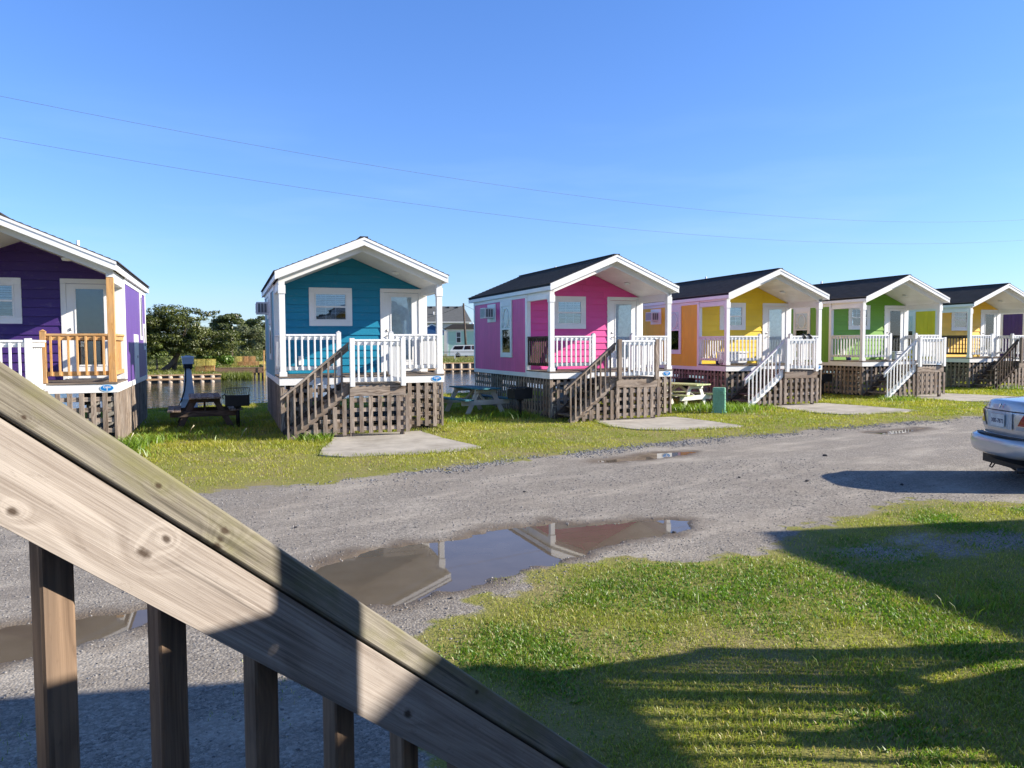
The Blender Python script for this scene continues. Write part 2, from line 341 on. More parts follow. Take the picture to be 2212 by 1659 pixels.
def build_ground():
    X, Y = np.meshgrid(GX, GY, indexing='ij'); X = X.copy(); Y = Y.copy()
    # slide one row of the grid onto the bank edge so the drop is clean
    b = bank(X); k = np.argmin(np.abs(Y-b), axis=1)
    for i in range(X.shape[0]):
        if -60 < GX[i] < 60: Y[i, k[i]] = b[i, 0]-.001
    x = X.ravel(); y = Y.ravel(); z = hgt(x, y); nx, ny = X.shape
    ii = (np.arange(nx-1)[:, None]*ny+np.arange(ny-1)[None]).ravel(); F = np.c_[ii, ii+ny, ii+ny+1, ii+1]
    rd = road_d(x, y); edge = (vnoise(x, y, .9, 4)-.5)*1.0+(vnoise(x, y, 6, 3)-.5)*.5
    g = np.clip(.5-(rd+edge*np.clip(1.2-np.abs(rd)*.3, .2, 1))/.55, 0, 1); g = np.where(y >= farbank(x), 0, g)
    bare = np.clip((vnoise(x+40, y, .45, 4)-.60)*7, 0, 1)*(y < 9)*(rd > 0)*.8
    bare = np.maximum(bare, np.exp(-(((x-6.6)/1.7)**2+((y-5.6)/.5)**2))*.8*(.4+1.2*vnoise(x, y, 3., 3))*(rd > 0)); g = np.maximum(g, np.clip(bare, 0, .9))
    wet = np.zeros(x.shape)
    for p in (PUD1, PUD2, PUD3, PUD4):
        bx = np.array(p); sel = (x > bx[:, 0].min()-2) & (x < bx[:, 0].max()+2) & (y > bx[:, 1].min()-2) & (y < bx[:, 1].max()+2); d = sdpoly(x[sel], y[sel], p); wet[sel] = np.maximum(wet[sel], np.clip(1-(d+(vnoise(x[sel], y[sel], 4, 3)-.5)*.35)/.34, 0, 1))
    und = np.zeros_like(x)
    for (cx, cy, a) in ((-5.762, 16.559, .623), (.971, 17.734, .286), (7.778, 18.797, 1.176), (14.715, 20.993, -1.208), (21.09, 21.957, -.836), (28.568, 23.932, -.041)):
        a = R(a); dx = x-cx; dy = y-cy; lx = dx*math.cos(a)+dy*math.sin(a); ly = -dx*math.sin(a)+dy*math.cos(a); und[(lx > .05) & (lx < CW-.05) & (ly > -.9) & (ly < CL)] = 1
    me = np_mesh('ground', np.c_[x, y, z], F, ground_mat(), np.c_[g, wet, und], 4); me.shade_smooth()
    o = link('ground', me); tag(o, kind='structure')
    return x, y, g
def ground_mat():
    t = NT('ground_soil'); at = t.n('Attribute', attribute_name='col'); sx = t.n('SeparateXYZ'); t.l(at.outputs['Vector'], sx.inputs[0])
    v = t.coords(); hf = t.noise(v, 5, 5, .65)
    w = t.math('ADD', sx.outputs[0], t.math('MULTIPLY', t.math('SUBTRACT', hf, .5), .9)); w = t.rng(w, .42, .6, 0, 1)
    # crushed stone
    vo = t.n('TexVoronoi', i_Scale=52.0); t.l(v, vo.inputs['Vector']); vo2 = t.n('TexVoronoi', i_Scale=190.0); t.l(v, vo2.inputs['Vector'])
    cs = t.n('SeparateXYZ'); t.l(vo.outputs['Color'], cs.inputs[0]); cs2 = t.n('SeparateXYZ'); t.l(vo2.outputs['Color'], cs2.inputs[0])
    s1 = t.math('POWER', cs.outputs[0], 1.6); s2 = t.math('POWER', cs2.outputs[0], 1.6); st = t.math('ADD', t.math('MULTIPLY', s1, .55), t.math('MULTIPLY', s2, .45))
    stone = t.mix(st, (.10, .089, .076), (.49, .45, .385)); big = t.noise(v, .8, 5, .6)
    stone = t.mix(t.rng(big, .35, .7, 0, .55), stone, (.21, .18, .145)); pale = t.noise(t.rot((.4, 1.1, 1), R(-17)), 1.3, 6, .65)
    stone = t.mix(t.rng(pale, .49, .68, 0, .5), stone, (.50, .45, .37))
    trk = t.noise(t.rot((.16, 1.3, 1), R(-17)), 1.0, 5, .55); stone = t.mix(t.rng(trk, .52, .64, 0, .42), stone, (.19, .17, .145))
    brown = t.mix(t.noise(v, 7, 4), (.10, .075, .05), (.16, .125, .085)); wetf = t.rng(sx.outputs[1], .1, .8, 0, .93)
    stone = t.mix(wetf, stone, brown)
    hs = t.noise(v, 110, 4, .8); soil = t.mix(t.math('ADD', t.math('MULTIPLY', t.noise(v, 13, 5, .7), .5), t.rng(hs, .35, .65, -.1, .6)), (.085, .10, .015), (.33, .31, .075)); soil = t.mix(t.rng(t.noise(v, 1.1, 4), .45, .7, 0, .7), soil, (.26, .20, .11))
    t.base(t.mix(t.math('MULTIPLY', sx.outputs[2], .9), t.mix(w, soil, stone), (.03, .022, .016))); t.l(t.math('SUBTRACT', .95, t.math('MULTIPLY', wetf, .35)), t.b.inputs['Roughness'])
    hh = t.math('SUBTRACT', t.math('ADD', t.math('MULTIPLY', s1, .5), t.math('MULTIPLY', hf, .5)), t.math('MULTIPLY', vo.outputs['Distance'], .5)); t.bump(hh, .8, .012); return t.m
gx_, gy_, gg_ = build_ground()
def water_sheets():
    def mat(name, base, rough, sc, st, dist, spec=.5):
        t = NT(name); v = t.coords(sc); n = t.noise(v, 1.0, 3, .55); t.base(base); t.set(Roughness=rough, IOR=1.33); t.b.inputs['Specular IOR Level'].default_value = spec
        if st: t.bump(n, st, dist)
        return t.m
    pm = mat('puddle_water', (.105, .078, .052), .015, (6, 6, 1), .02, .004)
    tp = [n for n in pm.node_tree.nodes if n.type == 'BSDF_PRINCIPLED'][0]; N = pm.node_tree.nodes.new; tc = N('ShaderNodeTexCoord'); no = N('ShaderNodeTexNoise'); no.inputs['Scale'].default_value = 3.5; no.inputs['Detail'].default_value = 6
    cr = N('ShaderNodeMix'); cr.data_type = 'RGBA'; cr.inputs[6].default_value = (.085, .066, .046, 1); cr.inputs[7].default_value = (.145, .118, .088, 1); LK = pm.node_tree.links.new
    LK(tc.outputs['Object'], no.inputs['Vector']); LK(no.outputs[0], cr.inputs[0]); LK(cr.outputs[2], tp.inputs['Base Color'])
    for p in (PUD1, PUD2, PUD3, PUD4):
        P = np.array(p); c = P.mean(0); Q = []
        for q in P:
            d = q-c; Q.append(tuple(q+d/np.linalg.norm(d)*.22))
        o = link('puddle', mesh('puddle', [(x, y, -.013) for x, y in Q], [tuple(range(len(Q)-1, -1, -1))], pm)); tag(o, kind='structure')
    cm = mat('canal_water', (.035, .04, .028), .04, (1.1, 2.6, 1), .9, .05)
    o = link('water', mesh('water', [(-400, 15, -.35), (400, 15, -.35), (400, 66, -.35), (-400, 66, -.35)], [(0, 1, 2, 3)], cm))
    # keep the sheet inside the canal: follow the bank
    o.data = mesh('water', [(-60, 26.6+.31*-60+.3, -.35), (60, 27.2+.31*60-.3, -.35), (60, 66, -.35), (-60, 66, -.35)], [(0, 1, 2, 3)], cm); tag(o, kind='structure')
water_sheets()
def pads():
    t = NT('pad_concrete'); v = t.coords(); n = t.noise(v, 2.2, 6, .65); n2 = t.noise(v, 60, 3, .6)
    c = t.mix(t.rng(n, .35, .7, 0, 1), (.34, .31, .26), (.50, .46, .385)); n3 = t.noise(v, .9, 5, .7); c = t.mix(t.rng(n3, .5, .66, 0, .55), c, (.23, .205, .16)); c = t.mix(t.rng(n2, .55, .75, 0, .5), c, (.24, .215, .175)); t.base(c); t.set(Roughness=.9); t.bump(n2, .4, .004)
    L = [('teal', [(1.42, 14.1), (1.75, 13.78), (2.89, 13.62), (4.0, 13.72), (4.45, 14.05), (4.1, 15.8), (3.95, 17.2), (2.0, 17.2), (1.85, 16.0), (1.55, 15.0)]),
         ('pink', [(8.3, 16.5), (8.6, 15.6), (9.35, 15.22), (10.6, 15.12), (11.3, 15.3), (11.2, 16.6), (11.0, 18.0), (8.6, 18.0)]),
         ('yellow', [(15.3, 18.6), (15.2, 17.2), (15.7, 16.65), (17.2, 16.6), (18.4, 16.9), (18.2, 18.6), (17.9, 20.2), (15.6, 20.2)]),
         ('green', [(22.2, 21.2), (22.3, 19.2), (23.3, 18.3), (24.6, 18.2), (26.0, 18.9), (25.9, 20.6), (25.3, 22.3), (22.6, 22.3)]),
         ('orange yellow', [(29.6, 23.2), (29.8, 21), (31, 20.3), (33, 20.8), (33, 23.6), (30, 24)])]
    for i, (nm, P) in enumerate(L):
        n = len(P); P = [(x+random.uniform(-.03, .03), y+random.uniform(-.03, .03)) for x, y in P]; top = .022
        V = [(x, y, top) for x, y in P]+[(x, y, -.09) for x, y in P]; F = [tuple(range(n-1, -1, -1))]+[(k, (k+1) % n, n+(k+1) % n, n+k) for k in range(n)]
        o = link('concrete_pad', mesh('concrete_pad', V, F, t.m)); tag(o, 'pale concrete parking pad in the grass in front of the %s cabin steps' % nm, 'concrete pad', 'concrete pads in front of the cabins')
    return [p for _, p in L]
PADS = pads()
# ------------------------------------------------------------------ cabins
ZB, ZT, ZE, ZEB, ZR = 1.077, 1.272, 3.542, 3.376, 4.338
OV, EO, YP = .232, .086, -1.1
SL = (ZR-ZE)/(CW/2+EO)
def ceil_z(x): return 4.05-SL*abs(x-CW/2)
def railing(cab, kind, a, b, fixed, z0, z1, mat, rails=True, first=.0, up=0.):
    """porch railing along x ('x') or y ('y') from a to b at 'fixed'; balusters, top rail, bottom rail"""
    def B(name, par, s0, s1, t0, t1, q0, q1, m):
        return box(name, par, s0, s1, t0, t1, q0, q1, m) if kind == 'x' else box(name, par, t0, t1, s0, s1, q0, q1, m)
    B('top_rail', cab, a, b, fixed-.045, fixed+.045, z1-.04, z1, mat); B('top_rail', cab, a, b, fixed-.02, fixed+.018, z1-.125, z1-.042, mat)
    B('bottom_rail', cab, a, b, fixed-.02, fixed+.02, z0, z0+.085, mat)
    n = max(1, round((b-a)/.1375)); sp = (b-a)/n
    for i in range(n):
        s = a+sp*(i+.5)+random.uniform(-.003, .003); B('baluster', cab, s-.019, s+.019, fixed-.058, fixed-.021, z0+.01, z1-.05, mat)
def siding(cab, mat, y, opens, x0=.1, x1=CW-.1):
    """lapped boards, each its own part, cut round the openings and under the slope"""
    ex = .184; z = ZT+.01; k = 0
    while z < 4.02:
        rects = [(x0, x1, z, min(z+ex, 4.04))]
        for (a, b, c, d) in opens:
            nr = []
            for (p, q, r, s) in rects:
                if q <= a or p >= b or s <= c or r >= d: nr.append((p, q, r, s)); continue
                if p < a: nr.append((p, a, r, s))
                if q > b: nr.append((b, q, r, s))
                if r < c-.012: nr.append((max(p, a), min(q, b), r, c))
                if s > d+.012: nr.append((max(p, a), min(q, b), d, s))
            rects = nr
        k += 1; R2 = []
        for (p, q, r, s) in rects:
            if q-p > 1.2 and s-r > .1: jx = p+(q-p)*random.uniform(.25, .75); R2 += [(p, jx-.0015, r, s), (jx+.0015, q, r, s)]
            else: R2.append((p, q, r, s))
        for (p, q, r, s) in R2:
            poly = [(p, r), (q, r), (q, s), (p, s)]; top = 4.05-.005
            poly = clip(poly, SL, 1, top+SL*CW/2); poly = clip(poly, -SL, 1, top-SL*CW/2)
            if len(poly) < 3: continue
            zt = z+ex; n = len(poly); cx, cz = (p+q)/2, (r+s)/2
            V = [(X-cx, -(.004+.026*(zt-Z)/ex), Z-cz) for X, Z in poly]+[(X-cx, .0, Z-cz) for X, Z in poly]
            F = [tuple(range(n)), tuple(range(2*n-1, n-1, -1))]+[(i, n+i, n+(i+1) % n, (i+1) % n) for i in range(n)]
            o = link('siding_board', mesh('siding_board', V, F, mat), cab); o.location = (cx, y, cz)
        z += ex
def window(cab, x0, x1, z0, z1, y, mat, low=None):
    """double-hung window in a wall facing -y; outer trim x0..x1"""
    w = box('window', cab, x0, x1, y-.005, y+.002, z0, z1, DARK, 0); w.data = w.data.copy(); T = .125; yb = y-.040
    inv = w.matrix_basis.inverted()
    def S(nm, *a):
        o = box(nm, cab, *a[:6], a[6]); M = o.matrix_basis.copy(); o.parent = w; o.matrix_basis = inv @ M; return o
    bpy.context.view_layer.update()
    inv = (Matrix.Translation(w.location) @ w.rotation_euler.to_matrix().to_4x4()).inverted()
    def S(nm, *a):
        o = box(nm, w, *a[:6], a[6]); M = Matrix.Translation(o.location) @ o.rotation_euler.to_matrix().to_4x4(); o.matrix_basis = inv @ M; return o
    S('trim_board', x0, x1, yb, y-.006, z1-T, z1, mat); S('trim_board', x0, x1, yb, y-.006, z0, z0+T, mat)
    S('trim_board', x0, x0+T, yb+.002, y-.006, z0+T, z1-T, mat); S('trim_board', x1-T, x1, yb+.002, y-.006, z0+T, z1-T, mat)
    a, b, c, d = x0+T, x1-T, z0+T, z1-T; f = .035; mid = (c+d)/2
    for (p, q, r, s) in ((a, b, d-f, d), (a, b, c, c+f), (a, a+f, c+f, d-f), (b-f, b, c+f, d-f), (a+f, b-f, mid-.02, mid+.02)):
        S('sash', p, q, y-.046, y-.012, r, s, mat)
    A, B_, C_, D_ = a+f, b-f, c+f, d-f
    S('pane', A, B_, y-.026, y-.024, mid+.02, D_, GLASS); S('pane', A, B_, y-.030, y-.028, C_, mid-.02, GLASS)
    n = max(3, int((D_-C_)/.045)); bl = []
    for i in range(n):
        zz = C_+(D_-C_)*(i+.5)/n; up = zz > mid
        bl.append((A+.005, B_-.005, y-.0215, y-.016+(0 if i % 2 else .004), zz-.017, zz+.017))
    o = join_boxes('blind', w, [q for q in bl if q[4] > mid-.03], BLIND); o.matrix_basis = inv
    o = join_boxes('blind', w, [q for q in bl if q[4] <= mid-.03], low or BLINDG); o.matrix_basis = inv
    for i in (1, 2):
        xx = A+(B_-A)*i/3; S('muntin', xx-.007, xx+.007, y-.024, y-.0225, C_, D_, mat)
    S('muntin', A, B_, y-.0245, y-.0228, (mid+D_)/2-.007, (mid+D_)/2+.007, mat); S('muntin', A, B_, y-.0245, y-.0228, (mid+C_)/2-.007, (mid+C_)/2+.007, mat)
    return w
def reparent(o, par):
    bpy.context.view_layer.update(); M = par.matrix_basis.inverted() @ o.matrix_basis; o.parent = par; o.matrix_basis = M
def child_box(par, name, *a):
    o = box(name, par, *a[:6], a[6]); Mp = Matrix.Translation(par.location) @ par.rotation_euler.to_matrix().to_4x4(); M = Matrix.Translation(o.location) @ o.rotation_euler.to_matrix().to_4x4(); o.matrix_basis = Mp.inverted() @ M; return o
def slat_lattice(cab, plane, a, b, fixed, z0, z1, mat, top=None, sp=.198, jit=.012):
    """crossed boards: uprights outside, rails behind; every board a part"""
    s = a; k = 0; out = -1
    def B(nm, s0, s1, t0, t1, q0, q1): return box(nm, cab, s0, s1, fixed+t0, fixed+t1, q0, q1, mat) if plane == 'x' else box(nm, cab, fixed+t0*plane_sign, fixed+t1*plane_sign, s0, s1, q0, q1, mat)
    plane_sign = 1 if plane in ('x', 'yl') else -1
    while s < b-.02:
        e = min(s+.088, b); t = z1 if top is None else min(z1, top((s+e)/2)); lo = z0+random.uniform(-jit, jit)
        if t-lo > .06: B('skirt_slat', s, e, -.022, -.001, lo, t)
        s += sp
    z = z0+.05
    while z < z1-.03:
        bb = b
        if top is not None:
            ss = a
            while ss < b and top(ss) < z+.09: ss += .03
            if ss < b-.1: B('skirt_rail', ss, b, .001, .021, z, z+.085)
        else: B('skirt_rail', a, b, .001, .021, z, z+.085)
        z += .2
NUMS = {}
def cabin(name_color, loc, rz, front, side, num, label, rail_left=WHITE, rail_front=WHITE, rail_frontR=WHITE, rail_right=WHITE, post_right=WHITE, post_land=WHITE, rail_land=WHITE, stair=WEATH, cap_top=None, stairs_outer=True, skirt=WEATH, left_detail=True, right_purple=False, trim=WHITE, sign=True):
    c = empty('cabin', loc, rz); tag(c, label, 'cabin', 'small gabled cabins in a row')
    # body
    body = [(0.012, ZB), (CW-.012, ZB), (CW-.012, ZEB+.02), (CW/2, ceil_z(CW/2)+.12), (0.012, ZEB+.02)]
    prism('wall', c, body, PD+.004, CL, side)
    ops = [(.86, 1.74, 2.49, 3.27), (2.55, 3.51, ZT, 3.26)]
    siding(c, front, PD, ops)
    for x0 in (0.0, CW-.1): box('corner_board', c, x0, x0+.1, PD-.034, PD, ZT, ceil_z(x0)-.02, trim)
    window(c, .79, 1.81, 2.42, 3.34, PD, trim)
    # door
    d = box('door', c, 2.60, 3.46, PD-.018, PD+.002, ZT+.03, 3.24, trim)
    child_box(d, 'door_frame', 2.50, 2.598, PD-.037, PD, ZT, 3.245, trim); child_box(d, 'door_frame', 3.462, 3.56, PD-.037, PD, ZT, 3.245, trim); child_box(d, 'door_frame', 2.50, 3.56, PD-.037, PD, 3.247, 3.345, trim)
    child_box(d, 'sill', 2.56, 3.50, PD-.07, PD-.002, ZT+.001, ZT+.028, METAL)
    for q in ((2.745, 2.775, 1.55, 3.17), (3.285, 3.315, 1.55, 3.17), (2.775, 3.285, 3.14, 3.17), (2.775, 3.285, 1.55, 1.58)): child_box(d, 'glass_bead', q[0], q[1], PD-.03, PD-.018, q[2], q[3], trim)
    if name_color == 'purple':
        child_box(d, 'blind', 2.776, 3.284, PD-.0195, PD-.0185, 1.58, 3.14, SCREEN)
        for i in range(60): pass
    else: child_box(d, 'blind', 2.776, 3.284, PD-.0195, PD-.0185, 1.58, 3.14, BLIND)
    child_box(d, 'pane', 2.776, 3.284, PD-.026, PD-.023, 1.58, 3.14, GLASSD)
    h = tube('handle', d, [(0, 0, 0), (0, -.05, 0), (.1, -.055, 0)], [.016, .013, .009], METAL); h.matrix_basis = (Matrix.Translation(d.location) @ d.rotation_euler.to_matrix().to_4x4()).inverted() @ Matrix.Translation((2.665, PD-.018, 2.18))
    h = tube('deadbolt', d, [(0, 0, 0), (0, -.028, 0)], [.03, .027], METAL, 12); h.matrix_basis = (Matrix.Translation(d.location) @ d.rotation_euler.to_matrix().to_4x4()).inverted() @ Matrix.Translation((2.665, PD-.018, 2.31))
    box('outlet_box', c, .52, .64, PD-.05, PD-.02, 1.48, 1.70, trim)
    # side walls: upright panels between trim
    for sx, X, sg in ((0, 0, -1), (1, CW, 1)):
        def SB(nm, y0, y1, z0, z1, m, t=.02, base=.0):
            return box(nm, c, X+sg*(base-.012), X+sg*(base-.012+t), y0, y1, z0, z1, m)
        SB('corner_board', PD-.028, PD+.09, ZB+.115, ZEB-.01, trim, .03); SB('corner_board', CL-.1, CL+.012, ZB+.115, ZEB-.01, trim, .03)
        SB('band_board', PD-.02, CL+.012, ZB, ZB+.115, trim, .032); SB('frieze_board', PD-.02, CL+.012, ZEB-.1, ZEB+.002, trim, .034)
        segs = [(PD+.09, CL-.1)]
        y = PD+.092
        while y < CL-.12:
            y2 = min(y+.2, CL-.102)
            SB('siding_panel', y+.003, y2-.003, ZB+.116, ZEB-.101, side, .019); y = y2
    if True:   # left side details
        w = box('side_window', c, -.022, -.008, 2.71, 3.67, 1.60, ZEB-.11, trim)
        for (y0, y1, z0, z1) in ((2.71, 2.84, 1.6, ZEB-.1), (3.54, 3.67, 1.6, ZEB-.1), (2.84, 3.54, 1.6, 1.72), (2.84, 3.54, ZEB-.26, ZEB-.1)): child_box(w, 'trim_board', -.042, -.022, y0, y1, z0, z1, trim)
        child_box(w, 'screen', -.028, -.0225, 2.87, 3.51, 1.75, 2.42, SCREEN); child_box(w, 'pane', -.033, -.030, 2.87, 3.51, 1.75, 2.42, GLASS)
        child_box(w, 'blind', -.028, -.0225, 2.87, 3.51, 2.46, 3.08, BLIND); child_box(w, 'pane', -.0305, -.029, 2.87, 3.51, 2.46, 3.08, FROST)
        child_box(w, 'sash', -.04, -.024, 2.84, 3.54, 2.42, 2.46, trim)
        pts = [(-.036, 3.19+.21*math.cos(a), 2.77+.27*math.sin(a)) for a in np.linspace(0, 2*math.pi, 25)]
        o = tube('oval_scroll', w, pts, .018, trim, 6); Mw = (Matrix.Translation(w.location) @ w.rotation_euler.to_matrix().to_4x4()).inverted(); o.matrix_basis = Mw
        for sgn in (-1, 1):
            pts = [(-.036, 3.19+sgn*(.30-.1*math.sin(a)), 2.5+.22*a/3.1) for a in np.linspace(0, 3.1, 9)]; o = tube('oval_scroll', w, pts, .012, trim, 6); o.matrix_basis = Mw
        ap = box('air_conditioner', c, -.030, -.008, 4.12, 4.88, 2.68, 3.24, trim)
        child_box(ap, 'casing', -.32, -.031, 4.28, 4.74, 2.80, 3.12, trim)
        child_box(ap, 'grille', -.326, -.321, 4.31, 4.71, 2.83, 3.09, GRILLE)
        for i in range(7): child_box(ap, 'louvre', -.335, -.327, 4.31, 4.71, 2.845+i*.035, 2.857+i*.035, trim)
        for i in range(3): child_box(ap, 'grille', -.28+i*.08, -.22+i*.08, 4.273, 4.279, 2.84, 3.08, GRILLE)
    if right_purple:
        for (y0, y1, z0, z1, nm) in ((4.78, 5.2, 2.11, ZEB-.1, 'side_window'), (5.58, 6.0, 1.86, 2.53, 'side_window')):
            w = box(nm, c, CW+.008, CW+.028, y0, y1, z0, z1, trim); child_box(w, 'pane', CW+.0285, CW+.032, y0+.1, y1-.1, z0+.1, z1-.1, SCREEN)
        w = box('utility_door', c, CW+.008, CW+.03, 3.25, 4.1, ZB+.116, 2.23, trim); child_box(w, 'latch', CW+.03, CW+.05, 3.72, 3.78, 1.68, 1.74, METAL)
    # roof
    zo = .02; yr = CL+.35
    for sgn in (-1, 1):
        xe = CW/2+sgn*(CW/2+EO); xr = CW/2
        rf = prism('roof', c, [(xe, ZE-.005), (xr, ZR-.005), (xr, ZR-.06), (xe, ZE-.06)], -OV, yr, DARK)
        V = []; F = []; n = 15; L = math.hypot(xr-xe, ZR-ZE); ux, uz = (xr-xe)/L, (ZR-ZE)/L; nx, nz = (-uz*np.sign(ux), abs(ux))
        # courses: each a thin wedge lapping the one below
        for i in range(n):
            s0 = i*L/n-.02; s1 = (i+1)*L/n+.01
            ys = np.arange(-OV-.02, yr+.02, .3) if i % 2 else np.arange(-OV-.02, yr+.02, .3)
            p = [(xe+ux*s0, ZE+uz*s0), (xe+ux*s1, ZE+uz*s1)]; b = len(V)
            for (yy) in (-OV-.02, yr+.02):
                V += [(p[0][0]+nx*.002, yy, p[0][1]+nz*.002), (p[0][0]+nx*.022, yy, p[0][1]+nz*.022), (p[1][0]+nx*.006, yy, p[1][1]+nz*.006)]
            F += [(b+1, b+2, b+5, b+4), (b, b+1, b+4, b+3), (b, b+2, b+1), (b+3, b+4, b+5), (b, b+3, b+5, b+2)]
        o = link('shingles', mesh('shingles', V, F, SHING), c); tag(o, kind='stuff')
        # eave fascia, rakes
        box('fascia', c, xe-sgn*.03, xe-sgn*.002, -OV+.026, yr-.03, ZEB, ZE-.008, trim)
        box('soffit', c, xe-sgn*.10, xe-sgn*.031, PD, yr-.03, ZEB+.004, ZEB+.018, trim)
        for y0, y1 in ((-OV-.004, -OV+.024), (yr-.028, yr)):
            slope('rake_board', c, xe, ZE-.004, xr, ZR-.004, .172, y0, y1, trim)
        slope('rake_mould', c, xe-sgn*.0, ZE-.002, xr, ZR-.002, .055, -OV-.018, -OV-.005, trim)
        slope('rake_mould', c, xe, ZE-.15, xr, ZR-.15, .022, -OV-.012, -OV-.005, trim)
        xi = CW/2+sgn*(CW/2-.0)
        slope('rake_soffit', c, xe-sgn*.03, ZE-.115, xr, ZR-.103, .012, -OV+.025, .0, trim)
        slope('header_beam', c, xi, ceil_z(xi)+.19, xr, ceil_z(xr)+.19, .19, .0, .12, trim)
        for q in range(8):
            xa = xi+(xr-xi)*q/8; xb = xi+(xr-xi)*(q+1)/8-sgn*-.004
            xa2, xb2 = xa, xi+(xr-xi)*(q+1)/8+sgn*.004
            slope('ceiling_board', c, xa2, ceil_z(xa2)+.034, xb2, ceil_z(xb2)+.034, .014, .121, PD-.001, trim)
        slope('gable_wall', c, CW/2+sgn*(CW/2-.02), ceil_z(CW)+.13, xr, ceil_z(xr)+.13, .105, PD-.0, PD+.02, trim)
    r = tube('vent_pipe', c, [(2.35, 4.9, 3.95), (2.35, 4.9, 4.52)], .038, trim, 10)
    box('ridge_cap', c, CW/2-.09, CW/2+.09, -OV-.01, yr+.01, ZR-.012, ZR+.022, SHING)
    cl = tube('ceiling_light', c, [(2.75, .85, ceil_z(2.75)+.02), (2.75, .85, ceil_z(2.75)-.03)], [.1, .075], BLIND, 16)
    # porch posts and side beams
    for X, m in ((0, trim), (CW-.13, post_right)):
        box('porch_post', c, X+.002, X+.128, .002, .128, ZT+.002, 3.262, m)
        if m is trim:
            box('post_base', c, X-.016, X+.146, -.016, .146, ZT+.001, ZT+.1, m); box('post_capital', c, X-.012, X+.142, -.014, .142, 3.08, 3.268, m)
        box('side_beam', c, X, X+.13, .122, PD-.03, 3.17, ZEB+.02, trim); box('beam_filler', c, X+.003, X+.127, -.0, .12, 3.27, ZEB+.03, trim)
    # deck
    rim = [('x', 0, CW, -.022, -.002), ]
    box('porch_rim', c, -.022, CW+.022, -.026, -.004, ZB, ZT-.032, trim)
    for X0, X1 in ((-.022, -.002), (CW+.002, CW+.022)): box('porch_rim', c, X0, X1, -.002, PD-.022, ZB, ZT-.032, trim)
    n = 12; w = (PD+.03)/n
    for i in range(n): box('deck_board', c, -.03, CW+.03, -.045+i*w, -.045+(i+1)*w-.006, ZT-.03, ZT, DECKW)
    # porch rails
    zt = 2.2; zb = ZT+.13
    for x in (1.22, 2.40):
        box('rail_post', c, x, x+.1, -.01, .09, ZT+.001, 2.235, rail_front if x < 2 else rail_frontR); prism('post_cap', c, [(x-.006, 2.236), (x+.106, 2.236), (x+.05, 2.275)], -.016, .096, rail_front if x < 2 else rail_frontR)
    railing(c, 'x', .132, 1.218, .045, zb, zt, rail_front); railing(c, 'x', 2.502, CW-.132, .045, zb, zt, rail_frontR)
    railing(c, 'y', .132, PD-.03, .045, zb, zt, rail_left); railing(c, 'y', .132, PD-.03, CW-.045, zb, zt, rail_right)
    # landing
    LX0, LX1, LZ = 1.33, 2.52, 1.13
    n = 8; w = (0-.03-(YP-.02))/n
    for i in range(n): box('deck_board', c, LX0+.002, LX1-.002, YP-.02+i*w, YP-.02+(i+1)*w-.006, LZ-.03, LZ, DECKW)
    box('landing_beam', c, LX0, LX1, YP-.05, YP-.012, .875, LZ-.034, WEATH)
    for x in (LX0+.002, LX1-.04): box('landing_beam', c, x, x+.038, YP-.01, -.03, .90, LZ-.034, WEATH)
    for x in (LX0+.01, LX1-.10):
        box('landing_leg', c, x, x+.09, YP+.03, YP+.12, -.05, .899, WEATH); box('landing_post', c, x-.01, x+.09, YP-.15, YP-.053, LZ-.05, 2.10, post_land)
    railing(c, 'x', LX0+.105, LX1-.115, YP-.095, 1.175, 2.075, rail_land); railing(c, 'y', YP-.05, -.03, LX1-.05, 1.175, 2.075, rail_land)
    slat_lattice(c, 'x', LX0, LX1+.12, YP-.02, .09, .868, skirt)
    # stairs
    m = .812; zs = lambda x: 1.16+m*(x-1.33)
    for y0, y1 in ((YP+.02, YP+.058), (-.10, -.062)): slope('stringer', c, .02, zs(.02)+0, LX0-.002, zs(LX0), .24, y0, y1, stair if y0 < -.5 else DARKW)
    for i in range(5):
        zz = .19*(i+1); xx = 1.33-.232*(5-i); box('tread', c, xx, xx+.262, YP+.06, -.102, zz-.04, zz, DECKW)
    if stairs_outer:
        zb_ = lambda x: 1.83+m*(x-1.175)
        slope('rail_board', c, -.04, zb_(-.04), LX0-.002, zb_(LX0), .118, YP+.019, YP+.057, stair)
        slope('handrail', c, -.075, zb_(-.075)+.062, LX0-.004, zb_(LX0)+.062, .05, YP-.035, YP+.07, cap_top or stair)
        for k in range(-8, 2):
            x = 1.175+.1386*k
            if x > 1.30: continue
            z0 = zs(x)-.14 if k > -8 else .0
            box('stair_baluster', c, x-.019, x+.019, YP-.019, YP+.018, max(0, z0), zb_(x)-.002, stair)
    slat_lattice(c, 'x', .38, LX0-.02, YP+.0, .06, 1.0, skirt, top=lambda x: zs(x)-.25)
    # skirt
    slat_lattice(c, 'x', .0, LX0, .03, .06, ZB-.004, skirt); slat_lattice(c, 'x', LX1+.1, CW, .0, .06, ZB-.004, skirt); slat_lattice(c, 'yl', .03, CL, .028, .06, ZB-.004, skirt, sp=.2); slat_lattice(c, 'yr', .03, CL, CW-.028, .06, ZB-.004, skirt, sp=.2)
    for x in (.5, CW-.7):
        for y in (1.2, 3.4, 5.6): box('pier', c, x, x+.2, y, y+.4, -.05, .84, CONC, .005)
        box('chassis_beam', c, x+.04, x+.16, .1, CL-.1, .842, ZB-.004, DARK)
